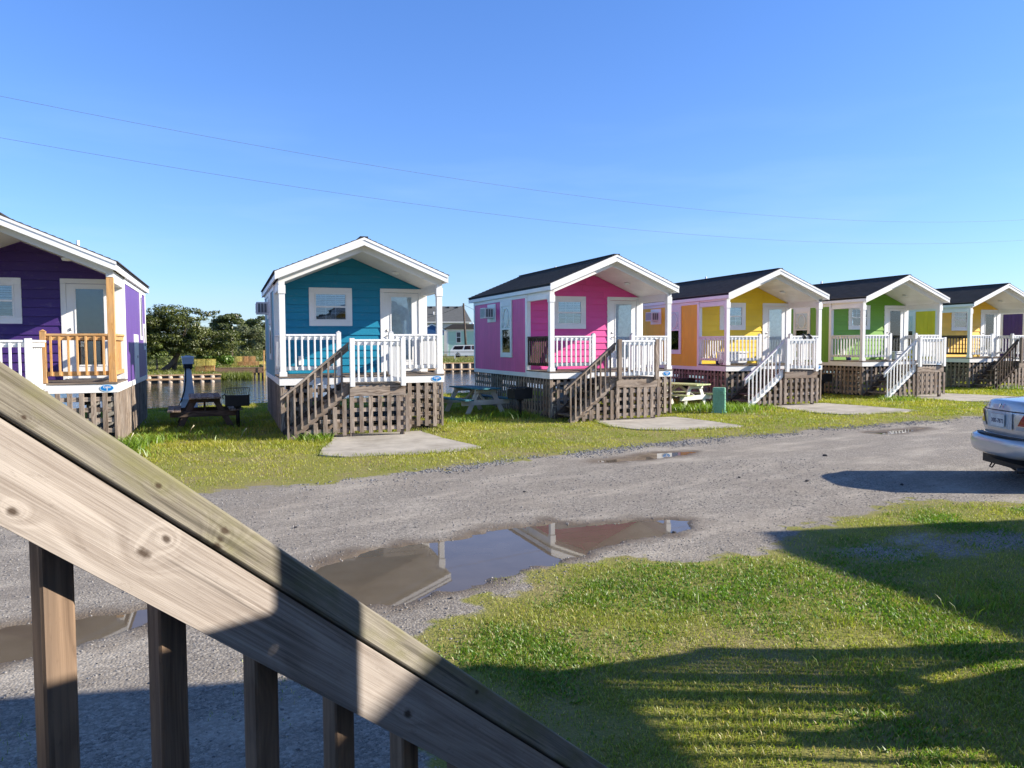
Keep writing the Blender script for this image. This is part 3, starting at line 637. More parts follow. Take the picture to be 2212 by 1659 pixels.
    if sign and num:
        t = NT('sign_blue') if 'sign_blue' not in MAT else None
        if t: t.base((.005, .17, .48)); t.set(Roughness=.35); MAT['sign_blue'] = t.m
        if 'sign_ring' not in MAT: MAT['sign_ring'] = plain('sign_ring', (.45, .62, .75), .4)
        def oval(a, b): return [(a*math.cos(u), b*math.sin(u)) for u in np.linspace(0, 2*math.pi, 33)[:-1]]
        s = prism('sign', c, [(3.50+x, 1.165+z) for x, z in oval(.122, .068)], -.036, -.0265, MAT['sign_ring'])
        for nm, a, b, y0, y1, mt in (('sign_face', .108, .055, -.0385, -.0362, MAT['sign_blue']),):
            o = prism(nm, s, oval(a, b), y0, y1, mt); o.location = (0, (y0+y1)/2-s.location.y, 0)
        text('lettering', s, 'Cabin', .058, (0, -.0395-s.location.y, .018), (R(90), 0, 0), WHITE); text('lettering', s, str(num), .062, (0, -.0395-s.location.y, -.027), (R(90), 0, 0), WHITE)
    return c
def col(nm, c, **k): return paint(nm, c, **k)
TEAL = col('teal_paint', (.012, .215, .34)); PINK = col('pink_paint', (.72, .085, .30)); YEL = col('yellow_paint', (.82, .56, .03)); ORG = col('orange_paint', (.86, .50, .03))
GRN = col('green_paint', (.165, .36, .035)); YO = col('golden_paint', (.85, .50, .05)); YEL2 = col('lemon_paint', (.80, .60, .010)); PUR = col('purple_paint', (.058, .026, .150)); PURS = col('violet_paint', (.12, .055, .26)); MINT = col('mint_paint', (.45, .68, .55))
cabin('purple', (-5.762, 16.559, .002), R(.623), PUR, PURS, 2, 'deep purple cabin cut by the left edge, with new unpainted pine porch rails', rail_frontR=NEWW, rail_right=NEWW, post_right=NEWW, right_purple=True)
c_teal = cabin('teal', (.971, 17.734, .003), R(.286), TEAL, TEAL, 3, 'teal blue cabin with white trim and weathered wooden porch stairs', cap_top=WEATH)
cabin('pink', (7.778, 18.797, -.033), R(1.176), PINK, PINK, 4, 'hot pink cabin with white trim and a brown stair rail, right of the teal cabin', rail_left=DARKW, post_land=WEATH)
c_yel = cabin('yellow', (14.715, 20.993, -.017), R(-1.208), YEL, ORG, 5, 'bright yellow cabin with orange side wall and white stair rail, between pink and green cabins', stair=WHITE)
cabin('green', (21.09, 21.957, .021), R(-.836), GRN, GRN, 6, 'lime green cabin with dark shingle roof and all white railings', stair=WHITE)
cabin('golden', (28.568, 23.932, .024), R(-.041), YO, YEL2, 7, 'golden yellow cabin near the right edge with dark brown stair rail', rail_left=DARKW, post_land=WEATH, stair=DARKW)
cabin('purple2', (36.0, 25.6, .02), R(0), PUR, PUR, 8, 'dark purple cabin last in the row, seen through the golden cabin porch', sign=False)
def copy_tree(o, parent=None, skip=()):
    c = o.copy(); COL.objects.link(c); c.parent = parent
    for ch in list(o.children):
        if ch.name.split('.')[0] not in skip: copy_tree(ch, c, skip)
    return c
U = Vector((math.cos(R(28.769)), math.sin(R(28.769)), 0)); NN = Vector((U.y, -U.x, 0)); P0 = Vector((-.2138, 1.0766, 0))
O_own = P0+U*1.175-NN*YP
own = copy_tree(c_teal, skip=('stair_baluster', 'handrail', 'rail_board', 'porch_post', 'post_base', 'post_capital')); own.location = O_own+U*.07
for x in (0, CW-.09): box('porch_post', own, x, x+.088, .003, .091, ZT+.002, 3.27, WHITE)
own.rotation_euler = (0, 0, R(208.769)); own.location = O_own+U*.07; own.rotation_euler = (0, 0, R(208.769)); tag(own, 'cabin out of view just behind the camera, shading the near grass and gravel', 'cabin')
n1 = copy_tree(c_yel); n1.location = (8.3, 1.25, 0); n1.rotation_euler = (0, 0, R(180)); tag(n1, 'cabin out of view right of the camera whose porch rail shadow stripes the near lawn', 'cabin')
n2 = copy_tree(c_yel); n2.location = (15.6, 2.77, 0); n2.rotation_euler = (0, 0, R(180)); tag(n2, 'cabin out of view beyond the right edge whose roof shadow lies on the lawn', 'cabin')
# ------------------------------------------------------------------ foreground stair railing
KB = [(-.566, .029, .0055), (-.58, .001, .008), (-.018, -.011, .008), (-.739, -.029, .006)]
KC = [(-.456, .002, .0065), (-.455, -.010, .005), (-.454, -.020, .006), (-.571, .004, .0045), (-.747, -.013, .003), (.166, .005, .005)]
def foreground():
    r = empty('stair_railing', P0, R(28.769)); tag(r, 'weathered wooden stair railing with mossy cap sloping across the lower left foreground', 'stair railing')
    m = .812; zb = lambda s: 1.83-m*s
    s0, s1 = -.153, 1.225; L = math.hypot(s1-s0, m*(s1-s0))
    def xz(s, dz):   # board object coords of a point on the face
        return s
    kb = KB
    BW = wood('pale_grained_wood', (.43, .385, .345), (.175, .14, .115), grain=1.1, knots=kb, vary=0, fine=.5)
    CWD = wood('mossy_cap_wood', (.33, .305, .25), (.125, .11, .085), grain=1.4, knots=KC, tint=(.185, .18, .085), vary=0, fine=.5)
    BB = wood('baluster_wood', (.33, .23, .155), (.12, .08, .055), vary=.3)
    # local: x along the rail, camera side is -y
    o = slope('rail_board', r, s0, zb(s0), s1, zb(s1), .122, -.057, -.0195, BW)
    o = slope('handrail_cap', r, s0, zb(s0)+.064, s1+.02, zb(s1+.02)+.064, .060, -.0615, .024, CWD)
    for q in (o, r.children[0]):
        md = q.modifiers.new('bevel', 'BEVEL'); md.width = .004; md.segments = 2
    for k in range(0, 9):
        s = .1386*k
        b = box('baluster', r, s-.019, s+.019, -.019, .019, .12 if k < 8 else 0, zb(s)-.01, BB, .003)
foreground()
# ------------------------------------------------------------------ grass, stones
def in_boxes(x, y):
    m = np.zeros(x.shape, bool)
    for (cx, cy, a) in ((-5.762, 16.559, .623), (.971, 17.734, .286), (7.778, 18.797, 1.176), (14.715, 20.993, -1.208), (21.09, 21.957, -.836), (28.568, 23.932, -.041)):
        a = R(a); dx = x-cx; dy = y-cy; lx = dx*math.cos(a)+dy*math.sin(a); ly = -dx*math.sin(a)+dy*math.cos(a)
        m |= (lx > .05) & (lx < CW-.05) & (ly > .08) & (ly < CL)
    for p in PADS: m |= sdpoly(x, y, p) < .0
    return m
def grass_density(x, y):
    rd = road_d(x, y); n = (vnoise(x, y, .9, 4)-.5)*1.0+(vnoise(x, y, 6, 3)-.5)*.5
    d = np.clip((rd+n*np.clip(1.2-np.abs(rd)*.3, .2, 1))/.5-.1, 0, 1)
    bare = np.clip((vnoise(x+40, y, .45, 4)-.60)*7, 0, 1)*(y < 9)*.85
    bare = np.maximum(bare, np.exp(-(((x-6.6)/1.7)**2+((y-5.6)/.5)**2))*.8*(.4+1.2*vnoise(x, y, 3., 3)))
    d = d*(1-np.clip(bare, 0, .93))*np.clip((vnoise(x+3, y+7, 1.9, 4)-.34)*5, .42, 1); d = np.where((y > bank(x)-.05), 0, d); d[in_boxes(x, y)] = 0; return d
def blades(x, y, z, h, w, lean, cols, segs, name, mat, label, kindlab='grass'):
    n = len(x); a = rng.random(n)*2*np.pi; dx, dy = np.cos(a), np.sin(a); b = rng.random(n)*2*np.pi; lx, ly = np.cos(b)*lean*h, np.sin(b)*lean*h
    if segs == 1:
        V = np.empty((n, 3, 3)); V[:, 0] = np.c_[x-dx*w, y-dy*w, z-.01]; V[:, 1] = np.c_[x+dx*w, y+dy*w, z-.01]; V[:, 2] = np.c_[x+lx, y+ly, z+h]
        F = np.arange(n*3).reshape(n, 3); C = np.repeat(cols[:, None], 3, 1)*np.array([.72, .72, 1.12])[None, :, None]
    else:
        V = np.empty((n, 5, 3)); V[:, 0] = np.c_[x-dx*w, y-dy*w, z-.01]; V[:, 1] = np.c_[x+dx*w, y+dy*w, z-.01]
        V[:, 2] = np.c_[x-dx*w*.8+lx*.35, y-dy*w*.8+ly*.35, z+h*.6]; V[:, 3] = np.c_[x+dx*w*.8+lx*.35, y+dy*w*.8+ly*.35, z+h*.6]; V[:, 4] = np.c_[x+lx, y+ly, z+h]
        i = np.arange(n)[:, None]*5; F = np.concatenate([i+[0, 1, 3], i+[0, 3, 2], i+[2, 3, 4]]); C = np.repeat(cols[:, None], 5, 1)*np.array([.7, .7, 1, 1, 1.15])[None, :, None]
    o = link(name, np_mesh(name, V.reshape(-1, 3), F, mat, C.reshape(-1, 3))); tag(o, label, kindlab, kind='stuff'); return o
def leaf_mat(name, trans=.35, rough=.6):
    t = NT(name); at = t.n('Attribute', attribute_name='col'); df = t.n('BsdfDiffuse'); t.l(at.outputs['Color'], df.inputs[0]); tl = t.n('BsdfTranslucent')
    t.l(t.mix(1., at.outputs['Color'], (1.25, 1.3, .6), 'MULTIPLY'), tl.inputs[0]); mx = t.n('MixShader', i_0=trans); t.l(df.outputs[0], mx.inputs[1]); t.l(tl.outputs[0], mx.inputs[2])
    gl = t.n('BsdfGlossy', i_Roughness=.45); m2 = t.n('MixShader', i_0=.04); t.l(mx.outputs[0], m2.inputs[1]); t.l(gl.outputs[0], m2.inputs[2]); t.l(m2.outputs[0], t.t.nodes['Material Output'].inputs[0]); return t.m
GM = leaf_mat('grass_blade', .45)
def gcol(x, y, n, near):
    k = np.clip((vnoise(x, y, 1.1, 4)-.35)/.3, 0, 1)[:, None]; k2 = np.clip((vnoise(x+9, y+5, 4., 3)-.35)/.35, 0, 1)[:, None]
    if near: A, B, D = np.array([.15, .25, .022]), np.array([.36, .39, .07]), np.array([.52, .42, .18])
    else: A, B, D = np.array([.25, .31, .025]), np.array([.42, .42, .045]), np.array([.46, .38, .08])
    c = A*(1-k)+B*k; c = c*(1-.25*k2)+A*.25*k2*.7; dry = (rng.random(n) < (.13 if near else .10))[:, None]; c = np.where(dry, D, c); return c*(.7+.6*rng.random((n, 1)))
def scatter(x0, x1, y0, y1, dens, fn):
    n = int((x1-x0)*(y1-y0)*dens); x = rng.uniform(x0, x1, n); y = rng.uniform(y0, y1, n); az = np.degrees(np.arctan2(x, y)); ok = (az > -18) & (az < 56); x, y = x[ok], y[ok]
    d = fn(x, y); ok = rng.random(len(x)) < d; return x[ok], y[ok]
def grass():
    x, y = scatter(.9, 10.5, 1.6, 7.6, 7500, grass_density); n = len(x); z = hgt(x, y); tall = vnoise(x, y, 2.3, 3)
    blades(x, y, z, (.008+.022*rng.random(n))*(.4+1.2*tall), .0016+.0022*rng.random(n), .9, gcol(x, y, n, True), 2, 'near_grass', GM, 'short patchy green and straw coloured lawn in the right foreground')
    # clover like broad low leaves
    x, y = scatter(1.2, 9, 2, 6.6, 2600, lambda a, b: grass_density(a, b)*np.clip((vnoise(a, b, 1.1, 4)-.35)*-6+1.1, 0, 1)); n = len(x)
    c = np.array([.13, .26, .025])*(.7+.7*rng.random((n, 1))); blades(x, y, hgt(x, y)+.012, .006+.014*rng.random(n), .006+.004*rng.random(n), 1.6, c, 1, 'clover', GM, 'low green clover leaves among the near lawn', 'clover')
    x, y = scatter(-9, 34, 10.3, 30, 900, lambda a, b: grass_density(a, b)*np.clip(1.25-(b-10)/26, .4, 1)); n = len(x); z = hgt(x, y); d = np.hypot(x, y)
    rd = road_d(x, y); tall = vnoise(x, y, .5, 3); h = (.012+.028*rng.random(n))*(.45+1.2*tall)*np.clip(.65+rd*.18, .6, 1.5)*(1+d/60)
    blades(x, y, z, h, (.003+.003*rng.random(n))*(1+d/22), .8, gcol(x, y, n, False), 1, 'far_grass', GM, 'mown yellow green grass between the gravel road and the cabins')
    # sparse tufts in the gravel
    x, y = scatter(-3, 2.2, 3.2, 6.2, 900, lambda a, b: np.clip((vnoise(a+3, b, 1.6, 4)-.52)*5, 0, 1)*(puddle_mask(a, b) < .05)*.8); n = len(x)
    blades(x, y, hgt(x, y), .01+.025*rng.random(n), .0015+.001*rng.random(n), 1., gcol(x, y, n, True), 2, 'gravel_tufts', GM, 'thin grass tufts sprouting in the gravel behind the railing')
    X = []; Y = []; Hh = []
    spots = [(1.6, 16.55, .4, .2, 260), (1.9, 16.7, .3, .14, 120), (-1.9, 16.2, .35, .3, 260), (-1.6, 17.3, .4, .25, 150), (13.4, 19.2, 1.0, .28, 700), (12.2, 19.6, .5, .28, 260), (7.0, 19.6, .7, .25, 250), (14.4, 19.4, .6, .2, 200), (30, 22.6, 1.2, .35, 500), (22, 21.2, .8, .2, 200), (5.6, 19, .8, .15, 200), (-.5, 18.9, 1.4, .15, 500), (21, 20.2, .8, .18, 300), (-2.2, 15.2, .8, .22, 300), (5.2, 4.15, .35, .10, 260), (6.6, 3.4, .5, .11, 420), (3.3, 5.1, .12, .09, 70), (3.5, 3.6, .3, .07, 120)]
    for cx, cy, r, hh, k in spots:
        X.append(rng.normal(cx, r*.5, k)); Y.append(rng.normal(cy, r*.5, k)); Hh.append(hh*(.35+.65*rng.random(k)))
    x, y, h = map(np.concatenate, (X, Y, Hh)); ok = ~in_boxes(x, y); x, y, h = x[ok], y[ok], h[ok]; n = len(x); c = np.array([.17, .27, .03])*(.7+.7*rng.random((n, 1)))
    blades(x, y, hgt(x, y), h, np.where(y < 8, .004, .011), .7, c, 2, 'weeds', GM, 'taller weeds and long blades growing by the cabin skirts and stairs', 'weeds')
    X = []; Y = []
    for P in PADS:
        for a, b in zip(P, P[1:]+P[:1]):
            L = math.hypot(b[0]-a[0], b[1]-a[1]); k = int(L*170); u = rng.random(k); q = rng.random(k) < np.clip((vnoise(a[0]+(b[0]-a[0])*u, a[1]+(b[1]-a[1])*u, 2.2, 3)-.25)*3, 0, 1); u = u[q]; X.append(a[0]+(b[0]-a[0])*u+rng.normal(0, .045, len(u))); Y.append(a[1]+(b[1]-a[1])*u+rng.normal(0, .045, len(u)))
    x, y = np.concatenate(X), np.concatenate(Y); n = len(x); blades(x, y, np.full(n, .01), .03+.05*rng.random(n), .007, .9, np.array([.28, .32, .04])*(.6+.7*rng.random((n, 1))), 1, 'edge_grass', GM, 'grass creeping over the edges of the concrete pads')
    # pale seed heads
    for i, (x, y, h) in enumerate([(7.62, 18.4, .42), (7.7, 18.35, .25), (-.95, 17.6, .3), (.1, 17.3, .22), (-1.9, 16.0, .35)]):
        t = .05*random.uniform(-1, 1)+.06; o = link('grass_seed_head', tube_me('grass_seed_head', [(x, y, 0), (x+t, y, h*.7), (x+t*1.6, y, h)], [.004, .003, .012], plain('straw', (.5, .45, .3), .8)))
        tag(o, ('taller of two pale seed heads before the grill at the pink cabin', 'shorter of two pale seed heads before the grill at the pink cabin', 'pale seed head in front of the left leg of the brown picnic table', 'pale seed head below the pedestal grill in the shade', 'pale seed head in the weeds beside the purple cabin skirting')[i], 'grass stem', 'pale grass seed heads')
grass()
ICO = None
def ico():
    import bmesh
    bm = bmesh.new(); bmesh.ops.create_icosphere(bm, subdivisions=1, radius=1); V = np.array([v.co[:] for v in bm.verts]); F = np.array([[v.index for v in f.verts] for f in bm.faces]); bm.free(); return V, F
IV, IF = ico()
def rocks(x, y, r, cols, name, mat, label, cat='gravel'):
    n = len(x); z = hgt(x, y); sc = r[:, None]*np.c_[.7+.7*rng.random(n), .6+.6*rng.random(n), .4+.35*rng.random(n)]; a = rng.random(n)*6.28; ca, sa = np.cos(a)[:, None], np.sin(a)[:, None]
    J = 1+(rng.random((n, 12, 1))-.5)*.5; P = IV[None]*J*sc[:, None]; X = P[..., 0]*ca-P[..., 1]*sa+x[:, None]; Y = P[..., 0]*sa+P[..., 1]*ca+y[:, None]; Z = P[..., 2]+(z+sc[:, 2]*.35)[:, None]
    V = np.stack([X, Y, Z], -1).reshape(-1, 3); F = (np.arange(n)[:, None, None]*12+IF[None]).reshape(-1, 3)
    o = link(name, np_mesh(name, V, F, mat, np.repeat(cols[:, None], 12, 1).reshape(-1, 3))); tag(o, label, cat, kind='stuff')
def stones():
    t = NT('stone'); at = t.n('Attribute', attribute_name='col'); t.base(t.mix(t.noise(t.coords(), 120, 3), at.outputs['Color'], (.2, .19, .18))); t.set(Roughness=.85)
    dry = lambda a, b: (road_d(a, b) < .25)*(puddle_mask(a, b) < .35)*np.clip(1.3-b/12, .1, 1)
    x, y = scatter(-3.2, 9, 2.8, 11, 330, dry); n = len(x); g = rng.random((n, 1))**1.2*.32+.10; rocks(x, y, (.003+.006*rng.random(n)**2)*(.7+y/12), g*np.array([1.03, .98, .92]), 'gravel', t.m, 'loose crushed grey gravel scattered over the road')
    # blue grey chippings heaped along the far edge
    def band(a, b):
        c = np.interp(a, [1.0, 2.5, 4, 6, 8, 11, 13, 16, 19], [11.05, 11.5, 12.1, 12.7, 13.2, 13.75, 14.2, 14.5, 14.9]); w = np.interp(a, [.6, 2, 5, 9, 10, 12, 14, 20], [.0, .6, 1, .9, .5, .9, .5, .3]); return np.exp(-((b-c)/.32)**2)*w*np.clip((vnoise(a, b, 1.5, 3)-.35)*4, 0, 1)
    x, y = scatter(.6, 19, 10.6, 15.6, 900, band); n = len(x); g = rng.random((n, 1))**1.3*.3+.07; rocks(x, y, .007+.014*rng.random(n)**1.5, g*np.array([.80, .86, .95]), 'gravel_bank', t.m, 'blue grey stone chippings heaped along the far edge of the road')
    # a few single dark stones one can pick out
    for i, (x, y, r) in enumerate([(3.02, 7.3, .022), (1.55, 5.75, .02), (2.1, 6.05, .018), (4.3, 7.02, .03), (4.5, 7.45, .025), (.6, 8.6, .028), (3.6, 9.6, .03), (7.6, 8.9, .04), (6.9, 9.5, .03), (8.6, 8.2, .035), (2.9, 14.0, .03), (3.2, 13.95, .02), (9.6, 10.8, .05)]):
        V = IV*np.array([r*1.2, r, r*.7])*(1+(rng.random((12, 1))-.5)*.4); o = link('stone', mesh('stone', V*.7, IF, plain('dark_stone', (.05, .048, .05), .8))); o.location = (x, y, float(hgt(np.array([x]), np.array([y]))[0])+r*.3); o.rotation_euler = (0, 0, i)
        tag(o, 'small dark stone '+('lying in the big puddle', 'at the near left rim of the big puddle', 'on the near rim of the big puddle below the cabin reflection', 'on the near rim of the puddle at its right part', 'at the right tip of the big puddle', 'on the gravel left of the big puddle, above the stair rail', 'on the gravel midway between the big puddle and the teal pad', 'on the gravel left of the tip of the car shadow', 'on the gravel behind the big puddle, towards the pink cabin', 'lying in the shadow of the silver sedan', 'left one of two on the front of the teal cabin pad', 'right one of two on the front of the teal cabin pad', 'farthest one on the road, in front of the yellow cabin')[i], 'stone', 'dark stones on the road')
stones()
# ------------------------------------------------------------------ yard things
def picnic_table(loc, rz, mtop, mleg, label, L=1.8):
    t = empty('picnic_table', loc, rz); tag(t, label, 'picnic table', 'picnic tables beside the cabins')
    for i in range(5): box('table_plank', t, -.36+i*.145, -.36+i*.145+.138, -L/2, L/2, .70, .738, mtop)
    for sx in (-1, 1):
        for i in range(2): a = sx*(.54+i*.15); box('seat_plank', t, min(a, a+sx*.14), max(a, a+sx*.14), -L/2, L/2, .40, .438, mtop)
    for y in (-L/2+.28, L/2-.28):
        box('seat_beam', t, -.78, .78, y-.019, y+.019, .26, .398, mleg); slope_y = y+.039
        box('top_cleat', t, -.34, .34, y-.019, y+.019, .60, .698, mleg)
        for sx in (-1, 1): bar('leg', t, (sx*.22, slope_y, .69), (sx*.58, slope_y, .0), .135, .038, mleg)
    for sx in (-1, 1): bar('brace', t, (0, 0.0, .68), (0, sx*(L/2-.30), .33), .08, .035, mleg)
    return t
picnic_table((-.68, 20.75, 0), R(3), WEATH, DARKW, 'weathered brown picnic table in the shade between the purple and teal cabins')
CHIPW = paint('chipped_white', (.62, .61, .55), .7, .25)
picnic_table((6.55, 21.5, 0), R(13), paint('faded_teal', (.04, .17, .22), .6, .25), CHIPW, 'picnic table with teal top and seats and chipped white legs left of the pink cabin')
picnic_table((12.85, 20.75, 0), R(22), paint('faded_lime', (.46, .53, .25), .6, .2), CHIPW, 'picnic table with pale lime top and chipped white legs behind the green tote')
def grill(loc, rz, label, up=.28):
    g = empty('barbecue_grill', loc, rz); tag(g, label, 'grill', 'park grills beside the cabins')
    o = tube('post', g, [(0, 0, 0), (0, 0, .5)], .045, BLACK, 10); box('mount', g, -.08, .08, -.06, .06, .46, .52, BLACK)
    for a in ((-.27, .27, -.19, -.183, .52, .78), (-.27, .27, .183, .19, .52, .70), (-.27, -.263, -.183, .183, .52, .78), (.263, .27, -.183, .183, .52, .78), (-.27, .27, -.19, .19, .513, .52)): box('fire_box', g, *a, BLACK, 0)
    p0 = Vector((0, -.19, .79)); q = Vector((0, .20, .79+up)); f = [(-.27, -.19, .79), (-.27, .2, .79+up), (.27, .2, .79+up), (.27, -.19, .79)]; fr = [(-.27, -.19, .79), (-.27, .18, .79+up), (-.24, .2, .79+up), (.24, .2, .79+up), (.27, .18, .79+up), (.27, -.19, .79)]
    t = tube('grate', g, fr, .009, BLACK, 6)
    for i in range(12): x = -.22+i*.04; tube('grate_bar', t, [(x, -.19, .79), (x, .2, .79+up)], .006, BLACK, 5)
    tube('handle', g, [(-.27, -.1, .80), (-.34, -.16, .76), (-.30, -.22, .70)], .01, BLACK, 6)
grill((.09, 19.95, 0), R(-4), 'black pedestal grill with raised grate standing left of the teal cabin', .14)
grill((7.18, 19.45, 0), R(10), 'black pedestal grill against the left skirting of the pink cabin', .02)
grill((14.1, 22.4, 0), R(10), 'dark pedestal grill behind the lime picnic table at the yellow cabin', .0)
grill((20.55, 23.3, 0), R(5), 'dark pedestal grill in shade by the left skirting of the green cabin', .0)
def tote():
    m = plain('green_plastic', (.20, .44, .30), .45, 0, .5); t = empty('storage_tote', (12.83, 18.62, 0), R(-38)); tag(t, 'green ribbed plastic tote stood on end beside the lime picnic table', 'storage tote')
    box('shell', t, -.17, .17, -.13, .13, .0, .70, m, .012); box('rim', t, -.20, .20, -.16, .16, .0, .045, m, .008)
    for i in range(6):
        z = .09+i*.1; box('rib', t, -.18, .18, -.139, -.131, z, z+.012, m); box('rib', t, -.179, -.171, -.125, .125, z, z+.012, m); box('rib', t, .171, .179, -.125, .125, z, z+.012, m)
    for x in (-.15, -.02, .11): box('rib', t, x, x+.04, -.15, -.1395, .05, .69, m)
    box('base_panel', t, -.16, .16, -.12, .12, .701, .715, m, .006)
    for (x0, x1, z0, z1) in ((-.0, .13, .61, .625), (-.0, .13, .54, .555), (-.0, .015, .555, .61), (.115, .13, .555, .61)): box('handle', t, x0, x1, -.175, -.151, z0, z1, m, .003)
tote()
def tub():
    y0 = 20.993+.55; m = plain('white_plastic', (.72, .74, .76), .4, 0, .5); t = empty('cooler', (15.25+.1, y0, ZT-.017), R(-1.2)); tag(t, 'large white cooler on the porch of the yellow cabin behind its railing', 'cooler')
    box('body', t, -.42, .42, -.22, .22, .03, .36, m, .03); box('lid', t, -.44, .44, -.24, .24, .362, .43, m, .02)
    for x in (-.36, .30): box('foot', t, x, x+.06, -.2, .2, 0, .03, m)
    t = empty('cooler', (21.09+2.72, 21.957+1.15, ZT+.021), R(0)); tag(t, 'small white cooler with dark handle beside the door of the green cabin', 'cooler')
    box('body', t, -.17, .17, -.14, .14, .0, .26, m, .02); box('lid', t, -.18, .18, -.15, .15, .262, .31, m, .015); box('handle', t, -.12, .12, -.165, -.151, .2, .22, BLACK)
    for x, y, z, lab in ((15.05, 21.9, ZT-.017, 'small dark blue bucket on the porch of the yellow cabin'), (8.3, 19.75, ZT-.033, 'small dark blue bucket on the porch of the pink cabin'), (21.55, 23.1, ZT+.021, 'small dark blue bucket on the porch of the green cabin')):
        o = link('bucket', tube_me('bucket', [(0, 0, 0), (0, 0, .16)], [.08, .1], plain('navy_plastic', (.02, .035, .12), .4), 14)); o.location = (x, y, z); tag(o, lab, 'bucket')
tub()
def glove():
    """pair of black work gloves draped over the right porch rail of the yellow cabin"""
    m = plain('black_leather', (.02, .021, .024), .45, 0, .5)
    for k, dx in enumerate((0.0, .22)):
        g = empty('work_glove', (14.715+2.92+dx, 20.993+.0-.02*k, 2.18), R(-1.2)); tag(g, 'black work glove draped over the white rail of the yellow cabin, %s of the pair' % ('left' if k == 0 else 'right'), 'glove')
        tube('palm', g, [(-.02, .03, -.05), (0, .03, .02), (.03, .0, .035), (.06, -.05, .0), (.08, -.07, -.07)], [.03, .045, .05, .05, .04], m, 10)
        for j in range(4): tube('finger', g, [(.05+.022*j-.03, -.07, -.06), (.05+.03*j-.035, -.085, -.11), (.05+.034*j-.03, -.08, -.15+.012*abs(j-1.5))], [.014, .013, .010], m, 7)
        tube('thumb', g, [(.02, -.05, -.01), (-.03, -.075, -.03), (-.045, -.08, -.07)], [.016, .014, .010], m, 7)
glove()
def pedestal():
    m = paint('pedestal_white', (.70, .73, .76), .4, .05, False); t = empty('power_pedestal', (-1.3, 25.95, 0), R(6)); tag(t, 'white lighthouse shaped power pedestal with black cable standing by the canal', 'power pedestal')
    def frus(name, par, z0, z1, a, b, mm): o = link(name, tube_me(name, [(0, 0, z0), (0, 0, z1)], [a*1.414, b*1.414], mm, 4, False), par); o.rotation_euler = (0, 0, R(45)); return o
    frus('base', t, 0, .33, .25, .22, m); frus('shaft', t, .331, 1.28, .165, .085, m); frus('base_lip', t, .30, .345, .245, .245, m)
    box('outlet_box', t, -.13, .13, -.12, .12, 1.27, 1.42, plain('outlet_black', (.03, .03, .032), .5)); h = frus('head', t, 1.405, 1.60, .15, .165, m); frus('cap', t, 1.601, 1.64, .18, .17, m); frus('emblem_plate', t, 1.641, 1.66, .10, .06, m)
    for x in (-.08, .08): tube('plug', t, [(x, -.12, 1.36), (x, -.17, 1.33), (x, -.175, 1.24)], .028, BLACK, 8)
    tube('cable', t, [(-.08, -.18, 1.28), (-.09, -.2, .9), (-.13, -.24, .6), (-.22, -.28, .3), (-.36, -.3, .05), (-.45, -.3, .02), (-.7, -.2, .02)], .022, BLACK, 8)
pedestal()
